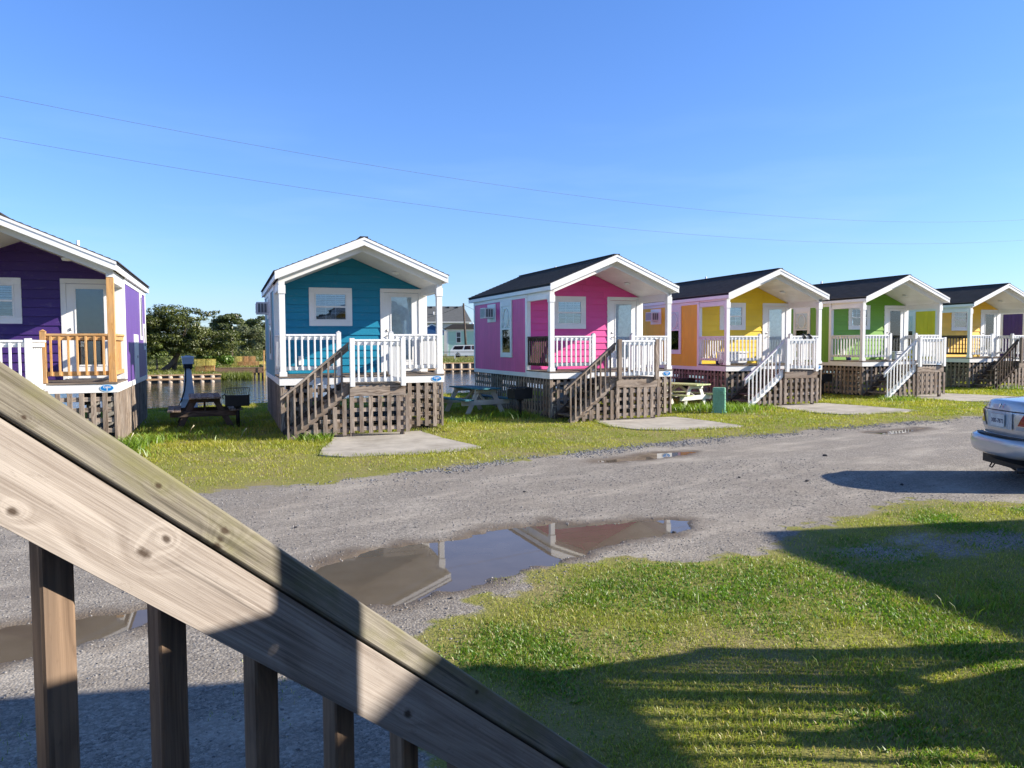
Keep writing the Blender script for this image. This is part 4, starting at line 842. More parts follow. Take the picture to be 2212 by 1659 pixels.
# ------------------------------------------------------------------ car
def sedan():
    P = NT('silver_paint'); P.base((.52, .52, .52)); P.set(Metallic=.5, Roughness=.34); P.b.inputs['Coat Weight'].default_value = 1; P.b.inputs['Coat Roughness'].default_value = .04
    nz = P.noise(P.coords(), 400, 1); PM = P.m
    G = NT('car_glass'); G.base((.01, .012, .014)); G.set(Roughness=.03); G.b.inputs['Specular IOR Level'].default_value = .8
    RL = NT('tail_lamp_red'); RL.base((.30, .008, .02)); RL.set(Roughness=.12); RL.b.inputs['Coat Weight'].default_value = 1
    CH = plain('chrome', (.75, .76, .78), .12, 1., .5, .03); BK = plain('black_plastic', (.02, .02, .021), .5); TY = plain('tyre_rubber', (.018, .018, .018), .85)
    h = Vector((.918, -.397, 0)); ang = math.atan2(h.y, h.x)
    # origin: centre of rear bumper on the ground; +x forward, +y left
    t = empty('silver_sedan', (10.33+.39*.93-.73, 8.28-.905*.93+.17, 0), ang); t.location = (9.98, 7.98, 0); t.scale = (1, 1, 1.08)
    tag(t, 'silver sedan seen from behind at the right edge, parked on the gravel', 'car')
    def grid(name, par, f, us, vs, mat, smooth=True, flip=False, thick=0):
        V = [f(u, v) for u in us for v in vs]; nv = len(vs); F = [(i*nv+j, i*nv+j+1, (i+1)*nv+j+1, (i+1)*nv+j) for i in range(len(us)-1) for j in range(nv-1)]
        if flip: F = [tuple(reversed(q)) for q in F]
        me = mesh(name, V, F, mat, smooth); o = link(name, me, par)
        if thick: md = o.modifiers.new('t', 'SOLIDIFY'); md.thickness = thick; md.offset = 0
        return o
    HW = .915
    def plan(tt, k): return (HW*math.sin(tt*math.pi/2*.98) if False else HW*tt, k*abs(tt)**3.2)
    def prof(pts, v):
        x = np.linspace(0, 1, len(pts)); return np.interp(v, x, [p[0] for p in pts]), np.interp(v, x, [p[1] for p in pts])
    def sm(pts, n=40):
        P_ = np.array(pts, float)
        for _ in range(3): Q = [P_[0]]; [Q.extend([P_[i]*.75+P_[i+1]*.25, P_[i]*.25+P_[i+1]*.75]) for i in range(len(P_)-1)]; Q.append(P_[-1]); P_ = np.array(Q)
        return P_
    us = np.linspace(-1, 1, 33)
    bp = sm([(.20, .325), (.08, .33), (.0, .36), (-.02, .43), (-.018, .52), (-.002, .565), (.03, .588), (.10, .598), (.17, .602)])
    def bump(u, i): s, z = bp[int(i)]; q = max(0, 1-(z-.32)/.25); return (s+.30*abs(u)**4.6, u*(HW-.0-.012*q), z+.12*abs(u)**4*q)
    grid('valance', t, lambda u, v: (.13+.10*v+.30*abs(u)**4.6, u*.87, .33+.12*abs(u)**4-.08*max(v, 0)), np.linspace(-1, 1, 21), (-.3, 1), plain('valance_black', (.02, .02, .021), .5), flip=True)
    grid('rear_bumper', t, bump, us, list(range(len(bp))), PM, flip=True)
    dp = sm([(.155, .57), (.125, .62), (.112, .71), (.105, .82), (.108, .90), (.118, .925)]); 
    wd = lambda z: HW-.035-.12*max(0, z-.75)
    def trunk(u, i): s, z = dp[int(i)]; return (s+.33*abs(u)**3.4, u*wd(z), z)
    tk = grid('trunk_lid', t, trunk, us, list(range(len(dp))), PM, flip=True)
    up = sm([(.122, .932), (.128, .96), (.15, 1.02), (.185, 1.055), (.24, 1.065), (.5, 1.085), (.95, 1.11), (1.05, 1.12)])
    def upper(u, i): s, z = up[int(i)]; k = max(0, 1-max(0, s-.2)/.9); return (s+.33*k*abs(u)**3.4, u*(wd(z)-.02-.04*max(0, z-.93)*8*abs(u)), z-.10*abs(u)**4)
    grid('trunk_deck', t, upper, us, list(range(len(up))), PM, flip=True)
    # body sides and front, lofted
    ST = [(.42, .80, .905, .66, .98), (.75, .85, .915, .60, 1.02), (1.3, .86, .92, .40, 1.03), (2.2, .86, .92, .24, 1.02), (3.2, .86, .92, .24, .99), (3.9, .84, .915, .3, .93), (4.5, .76, .87, .26, .82), (4.75, .62, .74, .26, .70), (4.86, .4, .5, .35, .6)]
    def ring(s, wt, wm, zl, zt): return [(0, .23 if s > .5 else .25), (wm*.8, .23), (wm-.02, .30), (wm, .45), (wm+.005, .62), (wm-.01, .78), (wt+.03, zt-.09), (wt-.02, zt-.02), (wt-.12, zt+.015), (wt*.5, zt+.04), (0, zt+.05)]
    V = []; F = []; m = 11
    for (s, wt, wm, zl, zt) in ST:
        r = ring(s, wt, wm, zl, zt); V += [(s, y, z) for y, z in r]+[(s, -y, z) for y, z in reversed(r[1:-1])]
    k = 20
    for i in range(len(ST)-1):
        for j in range(k): F.append((i*k+j, i*k+(j+1) % k, (i+1)*k+(j+1) % k, (i+1)*k+j))
    F.append(tuple(range((len(ST)-1)*k, len(ST)*k))); b = link('body', mesh('body', V, F, PM, True), t); sb = b.modifiers.new('s', 'SUBSURF'); sb.levels = sb.render_levels = 2
    # cabin
    GS = [(.95, .62, 1.09, 1.10), (1.45, .60, 1.08, 1.40), (2.1, .60, 1.07, 1.47), (2.8, .60, 1.05, 1.44), (3.7, .66, 1.0, 1.05)]
    V = []; F = []
    for (s, w, z0, z1) in GS:
        ww = .78; V += [(s, ww, z0-.06), (s, w+.05*(z1 < 1.2), z1-.03), (s, w*.5, z1+.005), (s, 0, z1+.015), (s, -w*.5, z1+.005), (s, -w-.05*(z1 < 1.2), z1-.03), (s, -ww, z0-.06)]
    for i in range(len(GS)-1):
        for j in range(6): F.append((i*7+j, i*7+j+1, (i+1)*7+j+1, (i+1)*7+j))
    gh = link('windows', mesh('windows', V, F, G.m, True), t)
    V2 = [(s, y, z+.006) for (s, y, z) in V if .9 < 1]; rf = [1, 2, 3, 4, 5]
    RV = []; RF = []
    for i in (1, 2, 3):
        for j in rf: s, y, z = V[i*7+j]; RV.append((s, y*1.01, z+.008))
    for i in range(2):
        for j in range(4): RF.append((i*5+j, i*5+j+1, (i+1)*5+j+1, (i+1)*5+j))
    link('roof', mesh('roof', RV, RF, PM, True), t)
    for sy in (-1, 1):
        for a, b_ in (((.95, .80, 1.05), (1.5, .60, 1.42)), ((2.35, .795, 1.03), (2.3, .61, 1.46)), ((3.65, .77, 1.0), (2.85, .60, 1.43))): bar('pillar', t, (a[0], sy*a[1], a[2]), (b_[0], sy*b_[1], b_[2]), .09, .03, PM)
        for s in (1.0, 3.75):
            w = tube('wheel', t, [(s, sy*.70, .32), (s, sy*.905, .32)], [.32, .32], TY, 28); tube('rim', w, [(s, sy*.9, .32), (s, sy*.915, .32)], [.21, .19], METAL, 20)
            tube('wheel_arch', t, [(s, sy*.86, .33), (s, sy*.925, .33)], [.36, .365], BK, 28)
        # lamps wrap round the corner
        def lamp(u, v, zb=.755, zt=.905, off=.012):
            z = zb+(zt-zb)*v; inner = .40+.17*(z-.70)/.21; uu = (inner+(1.0-inner)*u)*sy; s = np.interp(z, [q[1] for q in dp], [q[0] for q in dp])-off; return (s+.33*abs(uu)**3.4, uu*(wd(z)+.012), z)
        L_ = grid('tail_lamp', t, lambda u, v: lamp(u, v, .757, .912), np.linspace(0, 1, 14), np.linspace(0, 1, 5), RL.m, flip=(sy > 0))
        grid('reversing_lamp', L_, lambda u, v: lamp(u, v, .70, .752, .011), np.linspace(.0, 1, 10), (0, .5, 1), plain('lamp_clear', (.35, .37, .38), .08, 0, .9, .02), flip=(sy > 0))
        grid('lamp_trim', L_, lambda u, v: lamp(u, v, .752, .759, .016), np.linspace(0, 1, 12), (0, 1), CH, flip=(sy > 0))
    # plate recess, plate, emblem, seam, exhaust, tow eye
    grid('plate_recess', tk, lambda u, v: (.094+.33*abs(.32*u)**3.4, .30*u, .70+.205*v), np.linspace(-1, 1, 5), (0, 1), plain('recess_silver', (.45, .52, .58), .4, .3), flip=True)
    pl = box('number_plate', t, .070, .078, -.165, .165, .725, .878, plain('plate_white', (.62, .64, .62), .4))
    Mp = (Matrix.Translation(pl.location) @ pl.rotation_euler.to_matrix().to_4x4()).inverted()
    def ptxt(s, size, z, m): o = text('lettering', pl, s, size, (0, 0, 0), (0, 0, 0), m); o.matrix_basis = Mp @ Matrix.Translation((.0685, 0, z)) @ Matrix.Rotation(R(-90), 4, 'Z') @ Matrix.Rotation(R(90), 4, 'X')
    navy = plain('plate_navy', (.015, .03, .09), .4); ptxt('XBS-7872', .074, .795, navy); ptxt('VIRGINIA', .022, .86, navy) if False else None
    child = box('plate_frame', pl, 0, .33, -.004, .004, 0, .004, CH); child.matrix_basis = Mp @ Matrix.Translation((.074, 0, .885)) @ Matrix.Rotation(R(90), 4, 'Z')
    em = empty('emblem', (0, 0, 0)); bpy.data.objects.remove(em)
    zc, sc_ = .985, .128
    e = bar('emblem', t, (sc_-.006, .05, .955), (sc_+.012, .045, 1.015), .012, .02, CH); bar('emblem_bar', e, (0, 0, 0), (.06, 0, 0), .012, .02, CH).matrix_basis = e.matrix_basis.inverted() @ Matrix.Translation((.128, 0, .985)) @ Matrix.Rotation(R(90), 4, 'Z')
    for yy in (-.05,): bar('emblem', t, (sc_-.006, yy, .955), (sc_+.012, yy, 1.015), .012, .02, CH)
    for i, yy in enumerate((.50, .45, .40)): bar('badge', t, (sc_+.018, yy, .965), (sc_+.03, yy-.015, 1.0), .01, .012, CH)
    grid('trunk_seam', t, lambda u, v: (.106+.33*abs(u)**3.4, u*.845, .921+.012*v), us, (0, 1), BK, flip=True)
    grid('bumper_gap', t, lambda u, v: (.02+.33*abs(u*.75)**3.4+.09*v, u*.66, .605+.004*v), us, (0, 1), BK, flip=True)
    tube('exhaust', t, [(.05, -.55, .22), (.5, -.55, .22)], .035, BK, 14); tube('tow_eye', t, [(.12, .2, .22), (.09, .2, .17), (.09, .14, .165), (.12, .12, .22)], .01, BK, 6)
    box('underbody', t, .25, 4.6, -.7, .7, .18, .30, BK)
sedan()
# ------------------------------------------------------------------ far bank
def pol(az, D, z=0.): a = R(az); return Vector((D*math.sin(a), D*math.cos(a), z))
def bulkheads():
    CW_ = wood('pale_piling', (.62, .53, .42), (.36, .27, .19)); TB = wood('cap_timber', (.55, .38, .22), (.34, .2, .1)); GR = wood('grey_sheet', (.10, .10, .095), (.05, .05, .05))  # pilings in one pale tan wood tone
    def run(x0, x1, y, z0, z1, sp, label, waler=True):
        b = empty('bulkhead', (x0, y, 0)); tag(b, label, 'bulkhead', 'timber bulkheads of the far bank'); L = x1-x0
        box('sheet_wall', b, 0, L, .02, .1, -1.2, z1-.06, GR); box('cap_timber', b, -.05, L+.05, -.12, .2, z1-.05, z1+.02, TB)
        if waler: box('waler', b, 0, L, -.20, -.13, z0+.16, z0+.27, TB)
        n = int(L/sp)
        for i in range(n): x = .2+i*sp; tube('piling', b, [(x, -.03, -1.2), (x, -.03, z1-.055)], .14, CW_, 8)
    run(-9.5, -.75, 53.6, -.35, .13, .62, 'sunlit timber bulkhead with pale pilings on the far canal bank, left of the dock'); run(6, 40, 63.8, -.35, .40, .75, 'long timber bulkhead with pale pilings below the mint house')
    d = empty('dock', (-1.15, 57.2, 0)); tag(d, 'low brown wooden dock on dark posts across the canal', 'dock'); BR = wood('brown_dock', (.25, .16, .10), (.12, .07, .045))
    for i in range(2): box('fascia_board', d, 0, 3.2, 0, .05, .06+.165*i, .06+.165*i+.155, BR)
    for i in range(14): box('deck_plank', d, i*.229, i*.229+.218, -.02, 1.3, .392, .42, BR)
    for i in range(12): tube('pile', d, [(.2+i*.265, .2, -1.2), (.2+i*.265, .2, .388)], .075, GR, 8)
    o = link('marker_pole', tube_me('marker_pole', [(2.0, 57.0, -1), (2.06, 57.0, 1.62)], .035, NEWW, 8)); tag(o, 'tall thin yellowish wooden pole standing in front of the dock', 'pole')
    b = empty('bulkhead', (2.15, 57.1, 0)); tag(b, 'short pale new timber bulkhead corner at the right end of the dock', 'bulkhead'); box('cap_timber', b, 0, 3, 0, .2, .33, .4, TB); box('sheet_wall', b, 0, 3, .05, .1, -1.2, .329, CW_)
    nb = empty('near_bulkhead', (0, 0, 0)); tag(nb, 'low dark timber edging along the near canal bank behind the cabins', 'bank edging')
    a0 = math.atan(.31)
    for i in range(10):
        x = -14+i*4; p0 = (x, bank(x)+.02, -.08); p1 = (x+3.97, bank(x+3.97)+.02, -.08); bar('edge_board', nb, p0, p1, .22, .06, DARKW)
bulkheads()
LM = leaf_mat('foliage', .25)
def crown(name, clumps, n, size, cols, parent, flat=.5, name2='crown'):
    """many small leaf faces spread through ellipsoidal clumps; clumps = (x,y,z,rx,ry,rz)"""
    C = np.array(clumps); w = C[:, 3]*C[:, 4]+C[:, 3]*C[:, 5]; k = rng.choice(len(C), n, p=w/w.sum()); c = C[k]
    d = rng.normal(size=(n, 3)); d /= np.linalg.norm(d, axis=1)[:, None]; r = .55+.5*rng.random(n)**.6; P = c[:, :3]+d*c[:, 3:]*r[:, None]
    P += (rng.random((n, 3))-.5)*c[:, 3:]*.25
    nrm = d+rng.normal(size=(n, 3))*.6; nrm[:, 2] += .4; nrm /= np.linalg.norm(nrm, axis=1)[:, None]
    u = np.cross(nrm, rng.normal(size=(n, 3))); u /= np.linalg.norm(u, axis=1)[:, None]; v = np.cross(nrm, u); s = size*(.6+.8*rng.random(n))[:, None]
    V = np.empty((n, 4, 3)); V[:, 0] = P-u*s; V[:, 1] = P-v*s*flat; V[:, 2] = P+u*s; V[:, 3] = P+v*s*flat
    base = np.array(cols[0])[None]*(1-(kk := rng.random((n, 1))))+np.array(cols[1])[None]*kk; tone = (.75+.5*rng.random(len(C)))[k][:, None]; base = base*tone
    o = link(name2, np_mesh(name2, V.reshape(-1, 3), np.arange(n*4).reshape(n, 4), LM, np.repeat(base[:, None], 4, 1).reshape(-1, 3), 4), parent); return o
BARK = wood('bark', (.16, .125, .10), (.06, .045, .035), grain=.4)
def tree(az, D, label, clumps, n, size, cols, limbs, z0=.1, group=None, cat='tree', nm='tree', flat=.5):
    t = empty(nm, pol(az, D, z0)); tag(t, label, cat, group)
    for i, (pts, r) in enumerate(limbs): tube('trunk' if i == 0 else 'limb', t, pts, r, BARK, 7)
    crown(nm, clumps, n, size, cols, t, flat); return t
def rc(cx, cz, w, h, n, rx, rz, dep=1.6, shape=None):
    out = []
    for i in range(n):
        while True:
            u, v = random.uniform(-1, 1), random.uniform(-1, 1)
            if u*u+v*v < 1 and (shape is None or shape(u, v)): break
        out.append((cx+u*w/2, random.uniform(-dep, dep), cz+v*h/2, rx*random.uniform(.6, 1.3), rx*random.uniform(.6, 1.2), rz*random.uniform(.6, 1.3)))
    return out
cedar = rc(-.7, 3.0, 4.8, 2.8, 80, .7, .26)+rc(2.2, 2.1, 3.8, 1.6, 46, .7, .24)+rc(-2.9, 2.7, 3.0, 2.8, 44, .7, .28)+[(.3+.42*i, 0, 4.5-.09*i, .22, .2, .16) for i in range(6)]+[(-3+.5*i, .3, 4.2+.1*i, .2, .2, .2) for i in range(6)]+[(-2.6, 0, 4.3, .35, .3, .2), (-1.2, 0, 4.65, .6, .4, .25), (-.2, 0, 4.6, .7, .5, .25), (.9, 0, 4.45, .7, .4, .2), (1.9, 0, 4.2, .7, .4, .2), (2.5, 0, 4.35, .35, .3, .1), (.4, -.6, 1.6, 1.0, .8, .3), (-.6, -.6, 1.4, .5, .5, .25)]
tree(-3.35, 62, 'big wind swept dark green cedar with leaning trunk on the far bank', cedar, 42000, .095, ((.035, .055, .011), (.115, .13, .025)), [([(-1.2, 0, 0), (-.6, 0, .5), (-.1, 0, 1.3), (.3, 0, 2.3), (.5, 0, 3.6)], [.22, .19, .17, .13, .05]), ([(-.3, 0, 1.1), (-1.4, 0, 2.2), (-2.6, 0, 3.2)], [.12, .08, .03]), ([(.1, 0, 1.7), (1.3, 0, 2.3), (2.6, 0, 2.6)], [.11, .07, .03]), ([(-.45, .2, .0), (-.3, .2, .8), (0.0, 0.1, 1.6)], [.18, .14, .1])], flat=.35)
tree(-.1, 84, 'dark flat topped evergreen behind the dock, just left of the teal cabin', rc(0, 3.4, 3.6, 2.8, 40, .6, .28)+[(-1.2, 0, 4.4, .6, .5, .2), (.3, 0, 4.9, .8, .6, .2)], 9000, .12, ((.045, .07, .02), (.11, .13, .04)), [([(0, 0, 0), (.1, 0, 2), (.2, 0, 4)], [.2, .15, .06])])
tree(2.1, 88, 'dark evergreen partly hidden behind the teal cabin wall', rc(0, 3.2, 4.4, 3.2, 40, .7, .3), 9000, .13, ((.042, .065, .018), (.10, .12, .04)), [([(0, 0, 0), (.1, 0, 2), (.2, 0, 4)], [.2, .15, .06])])
tree(1.0, 80, 'grey green olive toned shrub in front of the dark evergreens', rc(0, 2.6, 3.4, 2.0, 24, .6, .4), 6000, .10, ((.10, .12, .06), (.16, .18, .09)), [([(0, 0, 0), (.1, 0, 1.2)], [.1, .06])], cat='shrub', nm='shrub')
tree(-1.2, 68, 'bright green broad leaved bush right of the cedar trunk', rc(0, .95, 2.4, 1.5, 22, .4, .3), 5000, .10, ((.06, .12, .015), (.12, .2, .03)), [([(0, 0, 0), (0, 0, .8)], [.08, .05])], cat='bush', nm='bush', flat=.7)
tree(-4.78, 61.5, 'small young tree with thin bent trunk in front of the lattice fence', rc(.05, 1.55, 1.5, .9, 16, .28, .16), 3000, .06, ((.08, .12, .02), (.16, .2, .04)), [([(0, 0, 0), (.03, 0, .5), (-.04, 0, 1.2)], [.09, .06, .03])])
tree(-5.9, 66, 'leafy bright bush behind the small young tree by the purple cabin', rc(0, 1.6, 3.4, 1.5, 24, .45, .3), 5000, .09, ((.08, .13, .02), (.13, .19, .035)), [([(0, 0, 0), (0, 0, .8)], [.08, .05])], cat='bush', nm='bush')
tree(-6.5, 95, 'dark evergreen far behind, left of the big cedar', rc(0, 3.2, 6, 3.0, 36, .8, .4), 7000, .14, ((.03, .05, .014), (.07, .09, .028)), [([(0, 0, 0), (.1, 0, 3)], [.2, .08])])
def far_stuff():
    # brush behind, reeds, far tree line
    cl = []
    for i in range(90):
        az = random.uniform(-7.5, 3.2); D = random.uniform(76, 98); p = pol(az, D); hh = random.uniform(.7, 2.0); cl.append((p.x, p.y, hh*.55, .9, .9, hh*.55))
    o = crown('brush', cl, 26000, .12, ((.09, .12, .03), (.17, .19, .06)), None, .3, 'brush'); tag(o, 'mixed low scrub and brush behind the far bank between the trees', 'brush', kind='stuff')
    cl = []
    for i in range(260):
        az = random.uniform(-60, 75); D = random.uniform(230, 420); p = pol(az, D); hh = random.uniform(2.5, 6)*.8
        if 12 < az < 18: hh *= .6
        cl.append((p.x, p.y, hh*.5, 7, 5, hh*.6))
    o = crown('far_trees', cl, 40000, .55, ((.035, .05, .02), (.07, .085, .035)), None, .5, 'distant_trees'); tag(o, 'low distant line of trees along the horizon', 'trees', kind='stuff')
    X = []; Y = []; n = 9000
    x = rng.uniform(-9, 3, n); y = rng.uniform(53.9, 76, n); ok = (y > farbank(x)+.1); x, y = x[ok], y[ok]; c = np.array([.19, .21, .035])*(.6+.7*rng.random((len(x), 1)))
    blades(x, y, np.full(len(x), .1), .08+.25*rng.random(len(x))*np.clip(vnoise(x, y, .5, 2), 0, 1), .03+0*x, .5, c, 1, 'bank_grass', GM, 'sunlit rough grass on the far canal bank')
    n = 2600; x = rng.uniform(-.75, 1.2, n); y = rng.uniform(55.5, 58.1, n); c = np.array([.16, .2, .03])*(.6+.7*rng.random((n, 1))); blades(x, y, np.full(n, -.38), .2+.5*rng.random(n), .02+0*x, .25, c, 1, 'marsh_grass', GM, 'green marsh grass in the notch beside the dock', 'marsh grass')
    n = 900; x = rng.uniform(-4, 12, n); y = bank(x)+rng.uniform(-.3, .25, n); c = np.array([.07, .12, .03])*(.6+.7*rng.random((n, 1))); blades(x, y, np.full(n, -.05), .08+.35*rng.random(n)**3, .008+0*x, .4, c, 1, 'bank_weeds', GM, 'thin weeds standing along the near canal edge', 'weeds')
    n = 9000; x = rng.uniform(10, 34, n); y = rng.uniform(64.3, 90, n); c = np.array([.17, .19, .04])*(.6+.7*rng.random((n, 1))); blades(x, y, np.full(n, .3), .06+.12*rng.random(n), .04+0*x, .5, c, 1, 'lawn_grass', GM, 'grass strip on the bank below the mint house')
    # the shallow marsh shelf
    o = link('marsh_shelf', mesh('marsh_shelf', [(-.75, 55.3, -.37), (1.3, 55.6, -.37), (1.3, 58.3, -.2), (-.75, 58.3, -.2)], [(0, 1, 2, 3)], plain('mud', (.06, .055, .03), .9))); tag(o, kind='structure')
far_stuff()
def pots():
    YW = plain('yellow_wire', (.50, .42, .10), .6); OW = plain('orange_wire', (.45, .24, .10), .6)
    def pot(loc, rz, m, lab):
        s, hh = .30, .22; B = []; n = 8; r = .0055
        for i in range(n+1):
            q = -s+2*s*i/n
            for sg in (-s, s):
                B += [(q-r, q+r, sg-r, sg+r, -hh, hh), (sg-r, sg+r, q-r, q+r, -hh, hh)]
            for sg in (-hh, hh): B += [(-s, s, q-r, q+r, sg-r, sg+r), (q-r, q+r, -s, s, sg-r, sg+r)]
        for i in range(6):
            q = -hh+2*hh*i/5
            for sg in (-s, s): B += [(-s, s, sg-r, sg+r, q-r, q+r), (sg-r, sg+r, -s, s, q-r, q+r)]
        o = join_boxes('crab_pot', None, B, m); o.location = loc; o.rotation_euler = (0, 0, rz); tag(o, lab, 'crab pot', 'wire crab pots stacked on the far bank')
    for i in range(4):
        p = pol(-2.1+.57*(i % 2)*1.1, 59.5+.1*i); low = i < 2; pot((p.x, p.y, .33 if low else .78), R(10*i), OW if low else YW, '%s %s crab pot %s the small pile left of the dock' % ('left' if i % 2 == 0 else 'right', 'orange' if low else 'yellow', 'at the bottom of' if low else 'on top of'))
    for i in range(8):
        j = i % 5; p = pol(.15+.42*j+(.2 if i > 4 else 0), 72+.2*i); low = i < 5; m = (YW, OW, OW, OW, YW, YW, OW, OW)[i]; pot((p.x, p.y, .33 if low else .78), R(7*i), m, '%s wire crab pot, %s from the left in the %s layer behind the dock' % ('yellow' if m is YW else 'orange', ('first', 'second', 'third', 'fourth', 'fifth')[j], 'lower' if low else 'upper'))
pots()
def lattice_fence(p0, p1, z0, z1, rail, post, label, sp=.14, infill=WHITE, group=None):
    f = empty('lattice_fence', p0); tag(f, label, 'fence', group); d = (p1-p0); L = Vector((d.x, d.y)).length; f.rotation_euler = (0, 0, math.atan2(d.y, d.x)); h = z1-z0
    box('rail', f, 0, L, -.03, .03, z1-.05, z1, rail); box('rail', f, 0, L, -.03, .03, z0, z0+.05, rail)
    n = max(1, round(L/2.3))
    for i in range(n+1): box('post', f, L*i/n-.05, L*i/n+.05, -.055, .055, z0-.6, z1+.1, post)
    V = []; F = []; w = .018; s = -h
    while s < L:
        for sg in (1, -1):
            a, b = (s, s+h) if sg > 0 else (s+h, s); za, zb = z0+.05, z1-.05
            ca, cb = max(0, min(L, a)), max(0, min(L, b))
            if abs(ca-cb) < .02: continue
            if a != b:
                fa = (ca-a)/(b-a); fb = (cb-a)/(b-a); A = za+(zb-za)*fa; B = za+(zb-za)*fb; k = len(V); y = .006*sg; V += [(ca-w, y, A), (ca+w, y, A), (cb+w, y, B), (cb-w, y, B)]; F.append((k, k+1, k+2, k+3))
        s += sp
    o = link('lattice_panel', mesh('lattice_panel', V, F, infill), f); tag(o, kind='stuff'); md = o.modifiers.new('t', 'SOLIDIFY'); md.thickness = .01
lattice_fence(pol(-9, 106, 0), pol(-3.6, 106, 0), .15, .82, WHITE, WHITE, 'white lattice garden fence on the far bank behind the small tree', .28)
lattice_fence(pol(14.0, 88, 0), pol(20, 88, 0), .62, 1.14, BLACK, WHITE, 'white lattice fence with dark rails in front of the white suv', .24)
def far_houses():
    MS = paint('mint_siding', (.50, .72, .60), .5, .05, False)
    h = empty('mint_house', pol(14.95, 110, .2), R(-18)); tag(h, 'pale mint green clapboard house with white corner trim across the canal', 'house')
    # local: x along the front, y away
    box('wall', h, 0, 9, .03, 6, 0, 3.75, MS, 0)
    for i in range(22): box('clapboard', h, .16, 9, -.0+.0, .03, .1+i*.168, .1+i*.168+.158, MS)
    for i in range(22): box('clapboard', h, -.03, 0, .1, 6, .1+i*.168, .1+i*.168+.158, MS)
    box('corner_board', h, -.04, .16, -.03, .03, 0, 3.75, WHITE); box('frieze', h, -.1, 9.1, -.08, -.0, 3.6, 3.9, WHITE)
    prism('roof', h, [(-.4, 3.9), (9.4, 3.9), (9.4, 3.98), (8.6, 4.6), (.8, 4.6), (-.4, 3.98)], -.4, 6.4, plain('brown_shingle', (.10, .085, .075), .9))
    w = box('window', h, 1.25, 1.98, -.06, -.0, 1.95, 3.55, WHITE); child_box(w, 'pane', 1.36, 1.87, -.075, -.061, 2.80, 3.44, BLINDG); child_box(w, 'pane', 1.36, 1.87, -.075, -.061, 2.06, 2.70, SCREEN)
    tube('roof_vent', h, [(6.8, 1, 4.5), (6.8, 1, 4.95)], .12, WHITE, 8); tube('roof_vent', h, [(3.6, 1, 4.5), (3.6, 1, 4.8)], .2, WHITE, 8)
    g = empty('grey_roofed_house', pol(12.2, 138, 0), R(-12)); tag(g, 'large house with a broad plain grey shingle roof behind the mint house', 'house')
    gm = plain('grey_shingle', (.105, .11, .11), .9, 0, .2, .12, 3)
    V = [(-2, 0, 5.95), (11.0, 0, 5.95), (9.9, 5, 8.9), (-2, 5, 8.9), (-2, 10, 5.95), (11.0, 10, 5.95)]; link('roof', mesh('roof', V, [(0, 1, 2, 3), (3, 2, 5, 4), (1, 5, 2)], gm), g)
    box('wall', g, -2, 10.6, .5, 9.5, 0, 5.9, paint('pale_house', (.55, .55, .52), .5)); box('fascia', g, -2, 11.02, -.03, .0, 5.8, 5.95, WHITE)
    for i in range(7): box('ridge_vent', g, -.8+i*1.55, -.45+i*1.55, 4.3, 4.7, 8.55, 8.85, BLACK)
    tube('roof_vent', g, [(4.4, 2.2, 7.1), (4.4, 2.2, 7.8)], .1, WHITE, 8)
    b = empty('blue_gabled_house', pol(13.0, 120, 0), R(-13)); tag(b, 'dark blue gabled house front with white rake boards beside the mint house', 'house'); BL = paint('blue_siding', (.04, .12, .28), .5)
    prism('wall', b, [(0, 0), (3.6, 0), (3.6, 4.25), (1.8, 5.05), (0, 4.25)], 0, 6, BL)
    for sg in (-1, 1): slope('rake_board', b, 1.8+sg*2.1, 4.2, 1.8, 5.2, .25, -.1, -.01, WHITE); slope('roof', b, 1.8+sg*2.2, 4.25, 1.8, 5.3, .1, -.2, 6.2, gm)
    for i in range(14): box('clapboard', b, .02, 3.58, -.02, 0, .2+i*.29, .2+i*.29+.275, BL if i > 10 else MINT)
    # pole, its arm and wires
    p = empty('utility_pole', pol(16.22, 104, 0)); tag(p, 'slightly leaning brown utility pole in front of the grey roofed house', 'utility pole'); tube('pole', p, [(.25, 0, 0), (-.1, 0, 7.4)], [.17, .11], BARK, 10); tube('insulator', p, [(-.25, 0, 7.0), (-.1, 0, 7.0)], .09, BLACK, 8)
    wm = plain('wire', (.03, .03, .035), .6)
    for i, (a, b_) in enumerate((((16.2, 104, 7.2), (24, 104, 3.4)), ((16.2, 104, 7.2), (10, 118, 5.6)))):
        A, B = pol(*a), pol(*b_); pts = [A.lerp(B, k/10)-Vector((0, 0, .9*4*(k/10)*(1-k/10))) for k in range(11)]; o = link('service_wire', tube_me('service_wire', pts, .02, wm, 4)); tag(o, 'thin service wire from the utility pole %s' % ('down to the right behind the pink cabin' if i == 0 else 'to the left over the grey roof'), 'wire')
    o = link('distant_wire', tube_me('distant_wire', [pol(-9, 150, 5.9), pol(-3, 150, 6.0), pol(3, 150, 6.9), pol(9, 150, 8)], .02, wm, 4)); tag(o, 'thin distant wire low over the trees left of the teal cabin', 'wire')
far_houses()
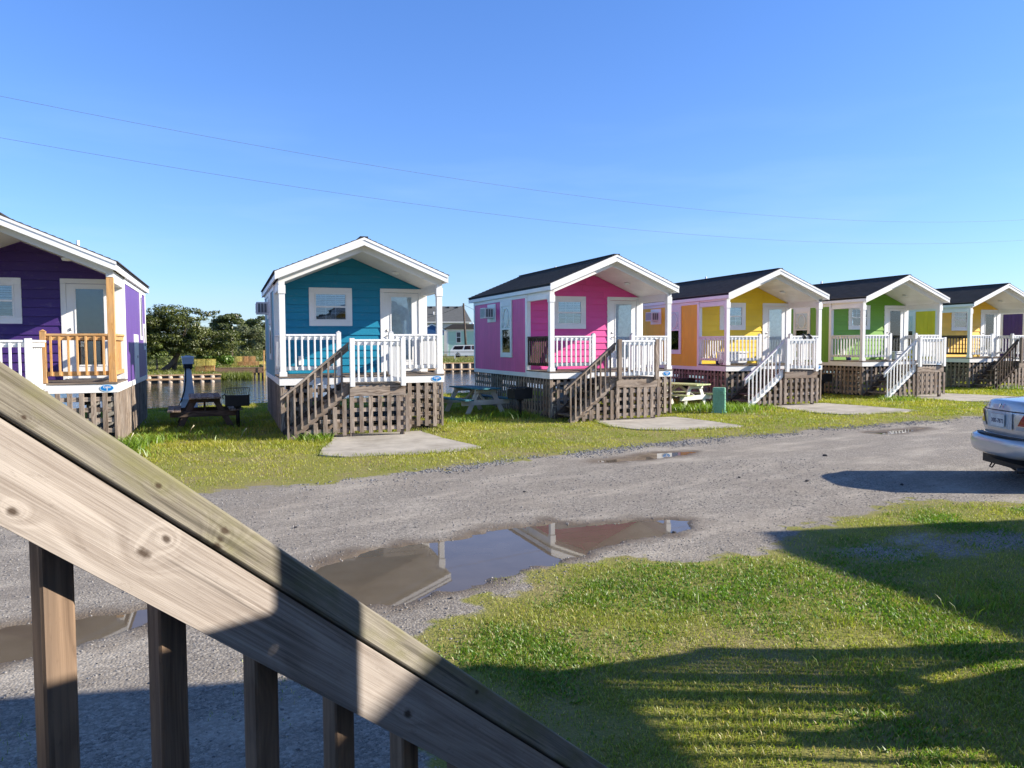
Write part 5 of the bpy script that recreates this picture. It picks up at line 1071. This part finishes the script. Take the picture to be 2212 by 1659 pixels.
def suv():
    WM = plain('suv_white', (.78, .78, .77), .3, 0, .5, .03); GL = plain('suv_glass', (.012, .014, .018), .05, 0, .8)
    t = empty('white_suv', pol(15.15, 100, .2), R(-15)); tag(t, 'white suv with dark windows parked behind the lattice fence', 'car')
    prism('body', t, [(0, .35), (.02, .95), (.08, 1.05), (4.0, 1.05), (5.1, .98), (5.25, .6), (5.2, .35)], 0, 1.9, WM)
    prism('upper_body', t, [(.1, 1.05), (.5, 1.6), (.75, 1.68), (3.2, 1.68), (4.05, 1.05)], .12, 1.78, WM)
    for q in ([(.35, 1.1), (.62, 1.55), (1.75, 1.58), (1.62, 1.1)], [(1.78, 1.1), (1.95, 1.58), (2.65, 1.58), (2.65, 1.1)], [(2.8, 1.1), (2.8, 1.58), (3.2, 1.58), (3.75, 1.1)]): prism('side_window', t, q, .10, .119, GL)
    for x in (1.0, 4.2): tube('wheel', t, [(x, -.02, .36), (x, .25, .36)], .36, BLACK, 18)
    tube('roof_rail', t, [(.8, .2, 1.72), (3.0, .2, 1.72)], .02, BLACK, 6)
suv()
def overhead():
    """two power wires crossing the sky between poles outside the frame"""
    wm = plain('line_wire', (.10, .10, .12), .6)
    # both wires hang in one straight vertical plane
    A, B = Vector((-16.0, 44.0)), Vector((96, 62.0))
    def hang(tab, label):
        pts = []
        for az, tn in tab:
            a = R(az); d = Vector((math.sin(a), math.cos(a))); e = B-A; den = d.x*e.y-d.y*e.x; s = (A.x*e.y-A.y*e.x)/den; pts.append((d.x*s, d.y*s, 1.96+tn*s))
        X = [p[0] for p in pts]; Z = [p[2] for p in pts]; cf = np.polyfit(X, Z, 2); xs = np.linspace(-16, 96, 40); P = [(x, A.y+(x-A.x)*(B.y-A.y)/(B.x-A.x), float(np.polyval(cf, x))) for x in xs]
        o = link('power_line', tube_me('power_line', P, .009, wm, 5)); tag(o, label, 'power line'); return P[0], P[-1]
    e1 = hang([(-13, .265), (-6.8, .2569), (1.8, .2403), (11.2, .219), (19.8, .1982), (31.4, .1693), (42.1, .144), (48.6, .1331), (52.7, .129)], 'upper of the two thin power lines crossing the sky')
    e2 = hang([(-13.1, .2211), (-6.9, .2135), (1.8, .1987), (11.2, .1801), (19.7, .1608), (31.4, .1365), (42.1, .1176), (47, .111), (52.8, .1075)], 'lower of the two thin power lines crossing the sky')
    for k in (0, 1):
        p = e1[k]; o = link('line_pole', tube_me('line_pole', [(p[0], p[1], 0), (p[0], p[1], p[2]+.4)], [.16, .11], BARK, 10)); tag(o, 'wooden power line pole outside the picture at the %s end of the wires' % ('left' if k == 0 else 'right'), 'utility pole')
overhead()
